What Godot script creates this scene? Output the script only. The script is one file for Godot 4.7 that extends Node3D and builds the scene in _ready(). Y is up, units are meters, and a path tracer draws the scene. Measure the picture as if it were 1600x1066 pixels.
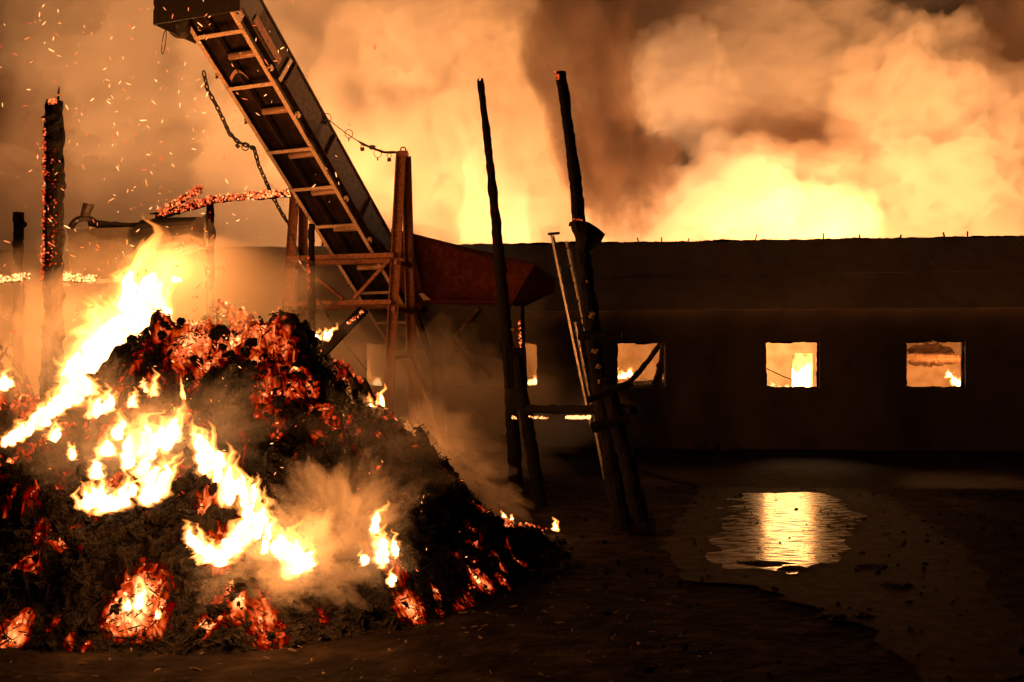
extends Node3D
# A farm yard at night: a burning mound before a long low building, a belt conveyor on its steel tower, burnt posts, smoke lit by the fires.

var M := {}
var rng := RandomNumberGenerator.new()
var T := PackedVector3Array()      # triangles of the mesh being collected, in world space
var names := {}
var fn := FastNoiseLite.new()
var fn2 := FastNoiseLite.new()

# ---------------------------------------------------------------- nodes
func numbered(called: String) -> String:
	var n: int = names.get(called, 0)
	names[called] = n + 1
	return called if n == 0 else "%s_%03d" % [called, n]

func thing(called: String, label: String, category: String, at: Vector3, group := "") -> Node3D:
	var o := Node3D.new()
	o.name = numbered(called)
	add_child(o)
	o.position = at
	o.set_meta("label", label)
	o.set_meta("category", category)
	if group: o.set_meta("group", group)
	return o

func whole(o: Node) -> Transform3D:
	var t := Transform3D()
	while o is Node3D and o != self:
		t = o.transform * t
		o = o.get_parent()
	return t

func add(o: Node3D, called: String, parent: Node = null) -> Node3D:
	if parent == null or parent == self:
		o.name = numbered(called)
		add_child(o)
	else:
		o.name = called
		parent.add_child(o, true)
	return o

# commits what was collected as one mesh under parent
func part(called: String, m: Material, parent: Node = null, smooth := false) -> MeshInstance3D:
	var o := MeshInstance3D.new()
	var inv := Transform3D() if parent == null or parent == self else whole(parent).affine_inverse()
	var st := SurfaceTool.new()
	st.begin(Mesh.PRIMITIVE_TRIANGLES)
	st.set_smooth_group(0 if smooth else -1)
	for v in T: st.add_vertex(inv * v)
	st.generate_normals()
	if smooth: st.index()
	o.mesh = st.commit()
	o.mesh.surface_set_material(0, m)
	T = PackedVector3Array()
	add(o, called, parent)
	return o

func tag(o: Node, label: String, category: String, group := "") -> Node:
	o.set_meta("label", label)
	o.set_meta("category", category)
	if group: o.set_meta("group", group)
	return o

func structure(o: Node) -> Node:
	o.set_meta("kind", "structure")
	return o

func stuff(o: Node) -> Node:
	o.set_meta("kind", "stuff")
	return o

# ---------------------------------------------------------------- shapes
func closed(t: PackedVector3Array) -> void:
	var vol := 0.0
	var o := t[0]
	for i in range(0, t.size(), 3):
		vol += (t[i] - o).dot((t[i + 1] - o).cross(t[i + 2] - o))
	if vol > 0.0:
		for i in range(0, t.size(), 3):
			var k := t[i + 1]
			t[i + 1] = t[i + 2]
			t[i + 2] = k
	T.append_array(t)

func hexa(c: Array) -> void:   # eight corners: four of the bottom in turn, four of the top in turn
	var t := PackedVector3Array()
	for q in [[0, 1, 2, 3], [7, 6, 5, 4], [0, 4, 5, 1], [1, 5, 6, 2], [2, 6, 7, 3], [3, 7, 4, 0]]:
		t.append_array([c[q[0]], c[q[1]], c[q[2]], c[q[0]], c[q[2]], c[q[3]]])
	closed(t)

func box(o: Vector3, size: Vector3, b := Basis()) -> void:
	var h := size / 2.0
	var c := []
	for y in [-h.y, h.y]:
		for k in [[-1, -1], [1, -1], [1, 1], [-1, 1]]:
			c.append(o + b * Vector3(k[0] * h.x, y, k[1] * h.z))
	hexa(c)

func beam(a: Vector3, b: Vector3, w: float, h: float, up := Vector3.UP) -> void:
	var d := (b - a).normalized()
	var s := d.cross(up).normalized()
	if s.length() < 0.5: s = d.cross(Vector3.RIGHT).normalized()
	var n := s.cross(d)
	box((a + b) / 2.0, Vector3(w, (b - a).length(), h), Basis(s, d, n))

# a steel channel: web and two flanges between a and b
func channel(a: Vector3, b: Vector3, w: float, depth: float, up := Vector3.UP) -> void:
	var d := (b - a).normalized()
	var s := d.cross(up).normalized()
	if s.length() < 0.5: s = d.cross(Vector3.RIGHT).normalized()
	var n := s.cross(d)
	var bs := Basis(s, d, n)
	var mid := (a + b) / 2.0
	var l := (b - a).length()
	box(mid - n * (depth / 2.0 - 0.006), Vector3(w, l, 0.012), bs)
	box(mid + s * (w / 2.0 - 0.006) + n * 0.007, Vector3(0.012, l, depth - 0.014), bs)
	box(mid - s * (w / 2.0 - 0.006) + n * 0.007, Vector3(0.012, l, depth - 0.014), bs)

func tube(pts: Array, radii: Array, sides := 8, rough := 0.0, cap := true) -> void:
	var t := PackedVector3Array()
	var rings := []
	var x := Vector3.ZERO
	for i in pts.size():
		var d: Vector3 = (pts[min(i + 1, pts.size() - 1)] - pts[max(i - 1, 0)]).normalized()
		if x == Vector3.ZERO:
			x = d.cross(Vector3(0.3, 0.2, 1)).normalized()
		x = (x - d * x.dot(d)).normalized()
		var y := d.cross(x)
		var ring := PackedVector3Array()
		for k in sides:
			var a := TAU * k / sides
			var o := x * cos(a) + y * sin(a)
			var p: Vector3 = pts[i] + o * float(radii[i])
			if rough > 0.0:
				p += o * radii[i] * rough * (fn.get_noise_3dv(p * 55.0) * 1.1 + fn2.get_noise_3dv(p * 160.0) * 0.9)
			ring.append(p)
		rings.append(ring)
	for i in rings.size() - 1:
		for k in sides:
			var l := (k + 1) % sides
			t.append_array([rings[i][k], rings[i][l], rings[i + 1][l], rings[i][k], rings[i + 1][l], rings[i + 1][k]])
	if cap:
		for k in sides:
			var l := (k + 1) % sides
			t.append_array([pts[0], rings[0][l], rings[0][k]])
			t.append_array([pts[-1], rings[-1][k], rings[-1][l]])
	closed(t)

# a burnt log: tapers, cracked and eaten surface
func log_between(a: Vector3, b: Vector3, r0: float, r1: float, bow := 0.03, rough := 0.28, sides := 12) -> void:
	var n := int(clampf((b - a).length() / 0.05, 6, 110))
	var pts := []
	var rs := []
	var side := (b - a).cross(Vector3(0.2, 0.1, 1)).normalized()
	for i in n + 1:
		var v := float(i) / n
		var p := a.lerp(b, v) + side * sin(v * PI) * bow
		p += Vector3(fn.get_noise_1d(v * 160.0 + a.x * 99.0), 0, fn.get_noise_1d(v * 150.0 + 777.0 + a.x * 50.0)) * r0 * 0.07
		pts.append(p)
		rs.append(lerpf(r0, r1, v) * (1.0 + 0.08 * fn2.get_noise_1d(v * 900.0 + b.x * 31.0)))
	tube(pts, rs, sides, rough)

func lump(o: Vector3, r: Vector3, rough := 0.35, rings := 6, sides := 9) -> void:
	var t := PackedVector3Array()
	var g := []
	for i in rings + 1:
		var a := PI * i / rings
		var ring := PackedVector3Array()
		for k in sides:
			var p := TAU * k / sides
			var d := Vector3(sin(a) * cos(p), cos(a), sin(a) * sin(p))
			ring.append(o + d * r * (1.0 + rough * fn2.get_noise_3dv((o + d * r) * 90.0 + d * 40.0)))
		g.append(ring)
	for i in rings:
		for k in sides:
			var l := (k + 1) % sides
			if i > 0: t.append_array([g[i][k], g[i][l], g[i + 1][l]])
			if i < rings - 1: t.append_array([g[i][k], g[i + 1][l], g[i + 1][k]])
	# poles wander with the noise; pull them together
	closed(t)

func ring(o: Vector3, r: float, thick: float, b := Basis(), stretch := 1.0, n := 14) -> void:
	var t := PackedVector3Array()
	var g := []
	for i in n:
		var a := TAU * i / n
		var c := Vector3(cos(a) * r, sin(a) * r * stretch, 0)
		var out := Vector3(cos(a), sin(a), 0)
		var q := PackedVector3Array()
		for k in 5:
			var p := TAU * k / 5
			q.append(o + b * (c + out * cos(p) * thick + Vector3(0, 0, sin(p) * thick)))
		g.append(q)
	for i in n:
		for k in 5:
			var j := (i + 1) % n
			var l := (k + 1) % 5
			t.append_array([g[i][k], g[i][l], g[j][l], g[i][k], g[j][l], g[j][k]])
	closed(t)

# a sheet of metal with thickness, from a grid of points
func sheet(g: Array, thick: float) -> void:
	var t := PackedVector3Array()
	var nu: int = g.size()
	var nv: int = g[0].size()
	var back := []
	for i in nu:
		var row := []
		for j in nv:
			var du: Vector3 = g[min(i + 1, nu - 1)][j] - g[max(i - 1, 0)][j]
			var dv: Vector3 = g[i][min(j + 1, nv - 1)] - g[i][max(j - 1, 0)]
			row.append(g[i][j] + du.cross(dv).normalized() * thick)
		back.append(row)
	for i in nu - 1:
		for j in nv - 1:
			t.append_array([g[i][j], g[i + 1][j], g[i + 1][j + 1], g[i][j], g[i + 1][j + 1], g[i][j + 1]])
			t.append_array([back[i][j], back[i + 1][j + 1], back[i + 1][j], back[i][j], back[i][j + 1], back[i + 1][j + 1]])
	for i in nu - 1:
		for j in [0, nv - 1]:
			var q := [g[i][j], g[i + 1][j], back[i + 1][j], back[i][j]]
			if j == 0: q.reverse()
			t.append_array([q[0], q[2], q[1], q[0], q[3], q[2]])
	for j in nv - 1:
		for i in [0, nu - 1]:
			var q := [g[i][j], g[i][j + 1], back[i][j + 1], back[i][j]]
			if i != 0: q.reverse()
			t.append_array([q[0], q[2], q[1], q[0], q[3], q[2]])
	closed(t)

# ---------------------------------------------------------------- materials
func lin(r: float, g: float, b: float) -> Color:
	return Color(r, g, b).linear_to_srgb()

func noise(freq: float, type := FastNoiseLite.TYPE_SIMPLEX_SMOOTH, octaves := 5, seed_ := 1) -> FastNoiseLite:
	var n := FastNoiseLite.new()
	n.noise_type = type
	n.frequency = freq
	n.fractal_octaves = octaves
	n.seed = seed_
	return n

func ramp_texture(n: FastNoiseLite, stops: Array, size := 512) -> NoiseTexture2D:
	var t := NoiseTexture2D.new()
	t.width = size
	t.height = size
	t.seamless = true
	t.noise = n
	if stops:
		var g := Gradient.new()
		g.offsets = PackedFloat32Array(stops.map(func(s): return s[0]))
		g.colors = PackedColorArray(stops.map(func(s): return s[1]))
		t.color_ramp = g
	return t

func surface(stops: Array, n: FastNoiseLite, scale: float, rough: float, metal := 0.0, bump := 0.0, bump_noise: FastNoiseLite = null) -> StandardMaterial3D:
	var m := StandardMaterial3D.new()
	m.albedo_texture = ramp_texture(n, stops)
	m.roughness = rough
	m.metallic = metal
	m.uv1_triplanar = true
	m.uv1_world_triplanar = true
	m.uv1_scale = Vector3.ONE * scale
	if bump > 0.0:
		m.heightmap_enabled = true
		m.heightmap_texture = ramp_texture(bump_noise if bump_noise else n, [])
		m.heightmap_scale = bump
	return m

func glow(c: Color, alpha := false) -> StandardMaterial3D:
	var m := StandardMaterial3D.new()
	m.shading_mode = BaseMaterial3D.SHADING_MODE_UNSHADED
	m.albedo_color = c
	m.vertex_color_use_as_albedo = true
	m.cull_mode = BaseMaterial3D.CULL_DISABLED
	if alpha: m.transparency = BaseMaterial3D.TRANSPARENCY_ALPHA
	return m

func make_materials() -> void:
	var fine := noise(0.02, FastNoiseLite.TYPE_SIMPLEX_SMOOTH, 6, 3)
	var cells := noise(0.03, FastNoiseLite.TYPE_CELLULAR, 3, 8)
	M.char = surface([[0.0, lin(.004, .0035, .003)], [0.55, lin(.009, .0075, .006)], [0.8, lin(.02, .016, .013)], [1.0, lin(.05, .045, .04)]], fine, 2.2, 0.95, 0.0, 3.0, cells)
	M.char.metallic_specular = 0.25
	M.charwood = surface([[0.0, lin(.003, .0026, .0022)], [0.6, lin(.0055, .0046, .004)], [1.0, lin(.018, .0145, .012)]], noise(0.03, FastNoiseLite.TYPE_SIMPLEX, 5, 5), 3.0, 0.85, 0.0, 1.2, cells)
	M.charwood.metallic_specular = 0.12
	M.rawwood = surface([[0.0, lin(.20, .11, .05)], [1.0, lin(.36, .22, .11)]], fine, 3.0, 0.8)
	M.rust = surface([[0.0, lin(.05, .016, .007)], [0.45, lin(.15, .056, .025)], [0.7, lin(.24, .10, .05)], [1.0, lin(.07, .024, .011)]], fine, 1.4, 0.75, 0.15, 0.25)
	M.paint = surface([[0.0, lin(.10, .035, .02)], [0.36, lin(.16, .06, .03)], [0.42, lin(.46, .33, .24)], [1.0, lin(.58, .45, .35)]], noise(0.035, FastNoiseLite.TYPE_SIMPLEX_SMOOTH, 5, 21), 1.8, 0.6, 0.0, 0.15)
	M.steel = surface([[0.0, lin(.010, .006, .004)], [0.5, lin(.028, .016, .010)], [1.0, lin(.085, .045, .026)]], fine, 0.9, 0.75, 0.0, 0.12)
	M.steel.metallic_specular = 0.25
	M.darksteel = surface([[0.0, lin(.012, .010, .009)], [1.0, lin(.035, .026, .02)]], fine, 1.1, 0.65, 0.2, 0.12)
	M.belt = surface([[0.0, lin(.008, .006, .005)], [0.6, lin(.018, .011, .008)], [1.0, lin(.06, .03, .018)]], noise(0.012, FastNoiseLite.TYPE_SIMPLEX_SMOOTH, 4, 12), 1.0, 0.8)
	M.belt.metallic_specular = 0.1
	M.roller = surface([[0.0, lin(.18, .09, .05)], [1.0, lin(.4, .26, .17)]], fine, 1.8, 0.5, 0.2)
	M.sheetred = surface([[0.0, lin(.022, .005, .003)], [0.5, lin(.055, .012, .006)], [1.0, lin(.10, .028, .014)]], fine, 0.8, 0.85, 0.0, 0.2)
	M.sheetred.metallic_specular = 0.2
	M.alu = surface([[0.0, lin(.12, .11, .10)], [0.5, lin(.30, .28, .26)], [1.0, lin(.48, .46, .44)]], fine, 1.2, 0.45, 0.8)
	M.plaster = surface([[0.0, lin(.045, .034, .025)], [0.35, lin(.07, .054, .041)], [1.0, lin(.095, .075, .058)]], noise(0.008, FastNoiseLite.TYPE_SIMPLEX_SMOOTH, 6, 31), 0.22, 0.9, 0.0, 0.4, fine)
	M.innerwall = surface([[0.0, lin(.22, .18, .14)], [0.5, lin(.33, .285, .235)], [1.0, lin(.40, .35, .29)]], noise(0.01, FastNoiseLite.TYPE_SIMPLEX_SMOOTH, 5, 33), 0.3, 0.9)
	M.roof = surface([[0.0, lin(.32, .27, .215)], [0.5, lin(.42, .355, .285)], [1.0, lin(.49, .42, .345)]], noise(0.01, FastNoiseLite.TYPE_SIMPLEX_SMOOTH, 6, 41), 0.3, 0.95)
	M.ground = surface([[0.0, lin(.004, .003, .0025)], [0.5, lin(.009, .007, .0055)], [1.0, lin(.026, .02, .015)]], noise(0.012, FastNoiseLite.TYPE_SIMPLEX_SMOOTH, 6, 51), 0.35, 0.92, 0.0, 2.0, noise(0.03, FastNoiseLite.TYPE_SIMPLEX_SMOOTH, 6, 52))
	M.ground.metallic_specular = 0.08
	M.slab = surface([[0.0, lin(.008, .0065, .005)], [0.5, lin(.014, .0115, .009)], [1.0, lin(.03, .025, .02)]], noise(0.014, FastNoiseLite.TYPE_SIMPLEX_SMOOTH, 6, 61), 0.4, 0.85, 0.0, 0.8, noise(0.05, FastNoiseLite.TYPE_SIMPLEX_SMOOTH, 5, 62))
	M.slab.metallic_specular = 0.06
	M.wet = surface([[0.0, lin(.012, .010, .008)], [1.0, lin(.03, .025, .02)]], noise(0.02, FastNoiseLite.TYPE_SIMPLEX_SMOOTH, 5, 71), 0.5, 1.0, 0.0, 0.16, noise(0.02, FastNoiseLite.TYPE_SIMPLEX_SMOOTH, 6, 72))
	M.wet.uv1_scale = Vector3(0.35, 0.5, 1.6)
	M.wet.roughness_texture = ramp_texture(noise(0.014, FastNoiseLite.TYPE_SIMPLEX_SMOOTH, 5, 73), [[0.0, Color(.10, .10, .10)], [0.5, Color(.19, .19, .19)], [0.64, Color(.36, .36, .36)], [1.0, Color(.65, .65, .65)]])
	M.wet.metallic_specular = 0.34
	M.damp = surface([[0.0, lin(.006, .005, .004)], [0.5, lin(.012, .010, .008)], [1.0, lin(.028, .023, .018)]], noise(0.02, FastNoiseLite.TYPE_SIMPLEX_SMOOTH, 5, 75), 0.5, 0.74, 0.0, 1.1, noise(0.16, FastNoiseLite.TYPE_SIMPLEX_SMOOTH, 3, 76))
	M.damp.metallic_specular = 0.1
	M.chip = surface([[0.0, lin(.02, .012, .007)], [1.0, lin(.11, .06, .03)]], fine, 3.0, 0.85)
	M.flame = glow(lin(7.0, 3.1, 0.85), true)
	M.core = glow(lin(7.5, 4.3, 1.7))
	M.furnace = glow(lin(60.0, 25.0, 7.0))
	M.emberskin = glow(lin(3.6, 3.6, 3.6), true)
	M.ember = glow(lin(4.0, 4.0, 4.0))

# ---------------------------------------------------------------- fire
func coloured(verts: PackedVector3Array, cols: PackedColorArray, m: Material, called: String, parent: Node) -> MeshInstance3D:
	var inv := whole(parent).affine_inverse()
	var a := []
	a.resize(Mesh.ARRAY_MAX)
	var v := PackedVector3Array()
	v.resize(verts.size())
	var n := PackedVector3Array()
	n.resize(verts.size())
	for i in verts.size(): v[i] = inv * verts[i]
	for i in range(0, verts.size(), 3):
		var k := (v[i + 2] - v[i]).cross(v[i + 1] - v[i]).normalized()
		n[i] = k
		n[i + 1] = k
		n[i + 2] = k
	a[Mesh.ARRAY_VERTEX] = v
	a[Mesh.ARRAY_NORMAL] = n
	a[Mesh.ARRAY_COLOR] = cols
	var me := ArrayMesh.new()
	me.add_surface_from_arrays(Mesh.PRIMITIVE_TRIANGLES, a)
	me.surface_set_material(0, m)
	var o := MeshInstance3D.new()
	o.mesh = me
	add(o, called, parent)
	return o

# one lick of flame: three thin wavering sheets of burning gas about one axis, and a white-hot heart
func tongue(parent: Node3D, b: Vector3, t: Vector3, r: float, heart := true) -> void:
	var d := t - b
	var e1 := d.cross(Vector3(0, 0, 1)).normalized()
	var e2 := d.normalized().cross(e1)
	var ph := rng.randf() * 50.0
	var nu := 10
	var nv := 20
	var axis := []
	var rad := []
	for j in nv + 1:
		var v := float(j) / nv
		var sway := (e1 * fn.get_noise_2d(v * 45.0 + ph * 9.0, ph) + e2 * fn.get_noise_2d(v * 45.0, ph * 7.0 + 90.0)) * r * 1.3 * pow(v, 1.2)
		axis.append(b + d * v + sway)
		rad.append(r * 1.35 * pow(v + 0.05, 0.3) * pow(1.0 - v, 0.75) * (1.0 + 0.5 * fn2.get_noise_2d(v * 70.0, ph * 5.0)))
	var vs := PackedVector3Array()
	var cs := PackedColorArray()
	var a0 := rng.randf() * PI
	for k in 3:
		var ang := a0 + k * PI / 3.0
		var side := e1 * cos(ang) + e2 * sin(ang)
		var other := e2 * cos(ang) - e1 * sin(ang)
		var g := []
		for j in nv + 1:
			var v := float(j) / nv
			var row := []
			for i in nu + 1:
				var u := 2.0 * i / nu - 1.0
				var p: Vector3 = axis[j] + side * u * rad[j] * (1.0 + 0.6 * fn.get_noise_3d(v * 60.0 + ph, sign(u) * 30.0, k * 40.0 + ph * 3.0)) + other * rad[j] * 0.5 * fn.get_noise_3d(u * 30.0, v * 40.0 + ph, k * 20.0)
				var streak := 0.5 + 0.9 * fn2.get_noise_3d(u * 16.0 + ph * 11.0, v * 14.0, k * 33.0 + ph)
				var al := pow(1.0 - u * u, 1.4) * clampf((1.0 - v) * 1.25, 0, 1) * clampf(v / 0.16 + 0.15, 0, 1) * clampf(streak * 1.3, 0.05, 1.0)
				var heat := clampf(al * 1.4, 0, 1)
				row.append([p, Color(1.0, lerpf(0.62, 1.0, heat), lerpf(0.35, 1.0, heat), clampf(al * 0.62, 0, 1))])
			g.append(row)
		for j in nv:
			for i in nu:
				var q := [g[j][i], g[j][i + 1], g[j + 1][i + 1], g[j + 1][i]]
				if maxf(maxf(q[0][1].a, q[1][1].a), maxf(q[2][1].a, q[3][1].a)) < 0.025: continue
				for w in [0, 1, 2, 0, 2, 3]:
					vs.append(q[w][0])
					cs.append(q[w][1])
	if vs.is_empty(): return
	var o := coloured(vs, cs, M.flame, "flame_tongue", parent)
	if not heart: return
	var pts := []
	var rs := []
	for j in range(1, int(nv * 0.66)):
		var v := float(j) / nv
		pts.append(axis[j])
		rs.append(rad[j] * 0.58 * clampf((0.68 - v) * 3.0, 0.03, 1) * clampf(v * 9.0, 0.1, 1))
	tube(pts, rs, 8, 0.3)
	part("flame_heart", M.core, o, true)

func fire(label: String, group: String, list: Array, extra := 1, light := 0.0, size := 0.2, heart := true, lift := Vector3(0, 0.12, 0.25)) -> Node3D:
	var mid := Vector3.ZERO
	for l in list: mid += l[0]
	mid /= list.size()
	var o := thing("flame", label, "flame", mid, group)
	for l in list:
		var b: Vector3 = l[0]
		var t: Vector3 = l[1]
		var r: float = l[2]
		tongue(o, b, b + (t - b) * 1.08, r * 1.8, heart)
		for k in extra:
			var j := Vector3(rng.randf_range(-1, 1), rng.randf_range(-0.3, 0.5), rng.randf_range(-1, 1)) * r * 1.1
			var s := rng.randf_range(0.45, 0.95)
			tongue(o, b + j, b + j + (t - b) * s + Vector3(rng.randf_range(-0.4, 0.4) * r, 0, 0), r * rng.randf_range(0.7, 1.4), false)
	if light > 0.0:
		var lamp := OmniLight3D.new()
		lamp.name = "fire_light"
		lamp.light_color = lin(1.0, 0.33, 0.075) if light < 200.0 else lin(1.0, 0.36, 0.10)
		lamp.light_energy = light
		lamp.light_size = size
		lamp.omni_range = 60.0
		lamp.omni_attenuation = 2.0
		lamp.shadow_enabled = true
		o.add_child(lamp)
		var top: float = list[0][1].y
		lamp.position = lift + Vector3(0, (top - mid.y) * 0.6, 0)
	return o

# ---------------------------------------------------------------- the mound
func mound_base(x: float, z: float) -> float:
	var a := Vector2(-3.05, -8.75)
	var b := Vector2(-1.95, -8.6)
	var p := Vector2(x, z)
	var q := Geometry2D.get_closest_point_to_segment(p, a, b)
	var r := p - q
	var s := Vector2(r.x / (2.1 if r.x > 0 else 2.4), r.y / (2.85 if r.y > 0 else 2.2))
	# and a slump of slid material at the foot, towards the posts
	var slump := 0.34 * exp(-pow((x + 0.35) / 0.75, 2.0) - pow((z + 8.9) / 1.1, 2.0))
	return maxf(-0.12, maxf(2.1 * (1.0 - sqrt(s.length_squared() + 0.004)), slump - 0.08))

func mound_h(x: float, z: float) -> float:
	var h := mound_base(x, z)
	var m := smoothstep(-0.1, 0.5, h)
	var n := fn.get_noise_2d(x * 26.0, z * 26.0) * 0.20
	n += (absf(fn2.get_noise_2d(x * 44.0 + 70.0, z * 44.0)) - 0.2) * 0.15
	n += (absf(fn.get_noise_2d(x * 130.0, z * 130.0 + 300.0)) - 0.2) * 0.055
	n += fn2.get_noise_2d(x * 380.0, z * 380.0) * 0.03
	return h + n * (0.25 + 0.75 * m) - 0.02

# crust of a heap, and on it the skin that glows round the hot spots, in veins and crumbs
func heap(called: String, o: Node3D, height: Callable, x0: float, x1: float, z0: float, z1: float, step: float, spots: Array) -> void:
	var nx := int((x1 - x0) / step)
	var nz := int((z1 - z0) / step)
	var heat := PackedFloat32Array()
	heat.resize((nx + 1) * (nz + 1))
	for s in spots:
		var r: float = s[1] * 1.5 + 0.02
		for j in range(maxi(0, int((s[0].z - r * 1.3 - z0) / step)), mini(nz, int((s[0].z + r * 1.3 - z0) / step) + 1)):
			for i in range(maxi(0, int((s[0].x - r - x0) / step)), mini(nx, int((s[0].x + r - x0) / step) + 1)):
				var d := Vector2((x0 + i * step - s[0].x) / r, (z0 + j * step - s[0].z) / (r * 1.3)).length()
				if d < 1.0: heat[j * (nx + 1) + i] = maxf(heat[j * (nx + 1) + i], s[2] * (1.0 - d * d) * 1.15)
	var st := SurfaceTool.new()
	st.begin(Mesh.PRIMITIVE_TRIANGLES)
	st.set_smooth_group(0)
	var at := PackedVector3Array()
	var tint := PackedColorArray()
	for j in nz + 1:
		for i in nx + 1:
			var x := x0 + i * step
			var z := z0 + j * step
			var y: float = height.call(x, z)
			# lumps push sideways as well, so that the surface overhangs here and there
			var k := fn2.get_noise_2d(x * 110.0, z * 110.0) * 0.05 * smoothstep(0.0, 0.3, y)
			var p := Vector3(x + k, y, z + fn.get_noise_2d(x * 90.0 + 50.0, z * 90.0) * 0.05 * smoothstep(0.0, 0.3, y))
			st.add_vertex(p - o.position)
			var h := heat[j * (nx + 1) + i]
			if h > 0.0:
				# burning follows cracks between the charred crumbs
				var vein := absf(fn2.get_noise_3d(x * 190.0 + 9.0, y * 190.0, z * 190.0)) * 2.0 + absf(fn.get_noise_3d(x * 480.0, y * 480.0, z * 480.0 + 60.0)) * 1.2
				h = h * 1.25 - vein * 0.62 + rng.randf_range(-0.24, 0.2)
			at.append(p + Vector3(0, 0.004, 0.002))
			var c := ember_colour(h * 0.7)
			c.a = smoothstep(0.0, 0.5, h)
			tint.append(c)
	var vs := PackedVector3Array()
	var cs := PackedColorArray()
	for j in nz:
		for i in nx:
			var a := j * (nx + 1) + i
			for w in [a, a + 1, a + nx + 2, a, a + nx + 2, a + nx + 1]: st.add_index(w)
			if maxf(maxf(tint[a].a, tint[a + 1].a), maxf(tint[a + nx + 1].a, tint[a + nx + 2].a)) > 0.02:
				for w in [a, a + 1, a + nx + 2, a, a + nx + 2, a + nx + 1]:
					vs.append(at[w])
					cs.append(tint[w])
	st.generate_normals()
	var m := MeshInstance3D.new()
	m.mesh = st.commit()
	m.mesh.surface_set_material(0, M.char)
	add(m, called, o)
	if vs: stuff(coloured(vs, cs, M.emberskin, "glowing_crust", o))

func nugget(seed_: int) -> ArrayMesh:
	var r := RandomNumberGenerator.new()
	r.seed = seed_
	var t := PackedVector3Array()
	var g := []
	for i in 4:
		var a := PI * (i + 0.5) / 4.0
		var q := []
		for k in 6:
			var p := TAU * k / 6.0 + i * 0.5
			q.append(Vector3(sin(a) * cos(p), cos(a), sin(a) * sin(p)) * r.randf_range(0.65, 1.25))
		g.append(q)
	for i in 3:
		for k in 6:
			var l := (k + 1) % 6
			t.append_array([g[i][k], g[i][l], g[i + 1][l], g[i][k], g[i + 1][l], g[i + 1][k]])
	for k in range(1, 5):
		t.append_array([g[0][0], g[0][k + 1], g[0][k]])
		t.append_array([g[3][0], g[3][k], g[3][k + 1]])
	closed(t)
	var st := SurfaceTool.new()
	st.begin(Mesh.PRIMITIVE_TRIANGLES)
	st.set_smooth_group(-1)
	for v in T: st.add_vertex(v)
	st.generate_normals()
	T = PackedVector3Array()
	return st.commit()

func many(called: String, mesh: Mesh, m: Material, where: Array, tint: Array, parent: Node) -> MultiMeshInstance3D:
	var inv := Transform3D() if parent == self else whole(parent).affine_inverse()
	var mm := MultiMesh.new()
	mm.transform_format = MultiMesh.TRANSFORM_3D
	mm.use_colors = not tint.is_empty()
	mm.mesh = mesh
	mm.instance_count = where.size()
	for i in where.size():
		mm.set_instance_transform(i, inv * where[i])
		if tint: mm.set_instance_color(i, tint[i])
	var o := MultiMeshInstance3D.new()
	o.multimesh = mm
	o.material_override = m
	add(o, called, parent)
	stuff(o)
	return o

func turned(o: Vector3, s: Vector3) -> Transform3D:
	return Transform3D(Basis.from_euler(Vector3(rng.randf() * TAU, rng.randf() * TAU, rng.randf() * TAU)).scaled_local(s), o)

func ember_colour(h: float) -> Color:   # 0 dull red ... 1 yellow white
	h = clampf(h, 0.0, 1.0)
	return Color(0.012 + 0.75 * pow(h, 1.9), 0.0004 + 0.34 * pow(h, 3.8), 0.0001 + 0.11 * pow(h, 4.4))

# glowing coals scattered round hot spots on a surface
func coals(spots: Array, height: Callable, parent: Node, density := 1.0, size := 1.0) -> void:
	var where := []
	var tint := []
	for s in spots:
		var c: Vector3 = s[0]
		var r: float = s[1]
		var n := int(clampf(r * r * 30000.0, 14, 900) * density)
		for k in n:
			var a := rng.randf() * TAU
			var d := sqrt(rng.randf()) * 1.25
			var x := c.x + cos(a) * d * r
			var z := c.z + sin(a) * d * r * 1.25
			var gap := fn2.get_noise_2d(x * 260.0, z * 260.0) + 0.6 * fn.get_noise_2d(x * 90.0, z * 90.0)
			if gap < d * 0.55 - 0.42: continue
			var y: float = height.call(x, z)
			if y < 0.005: continue
			var heat: float = s[2] * (1.05 - 0.75 * d) + rng.randf_range(-0.28, 0.2) + gap * 0.35
			if heat < 0.08: continue
			var q := (0.004 + 0.02 * pow(rng.randf(), 3.0)) * size
			where.append(turned(Vector3(x, y + rng.randf_range(-0.004, 0.012), z), Vector3(q, q * rng.randf_range(0.6, 1.2), q * rng.randf_range(0.8, 1.8))))
			tint.append(ember_colour(heat))
	many("glowing_embers", nugget(5), M.ember, where, tint, parent)

# ---------------------------------------------------------------- night sky
func make_sky() -> Sky:
	var m := ProceduralSkyMaterial.new()
	m.sky_top_color = lin(.0015, .0012, .0012)
	m.sky_horizon_color = lin(.005, .0032, .0022)
	m.sky_curve = 0.2
	m.ground_bottom_color = lin(.0015, .0012, .001)
	m.ground_horizon_color = lin(.004, .0026, .0018)
	var s := Sky.new()
	s.sky_material = m
	return s

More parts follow.
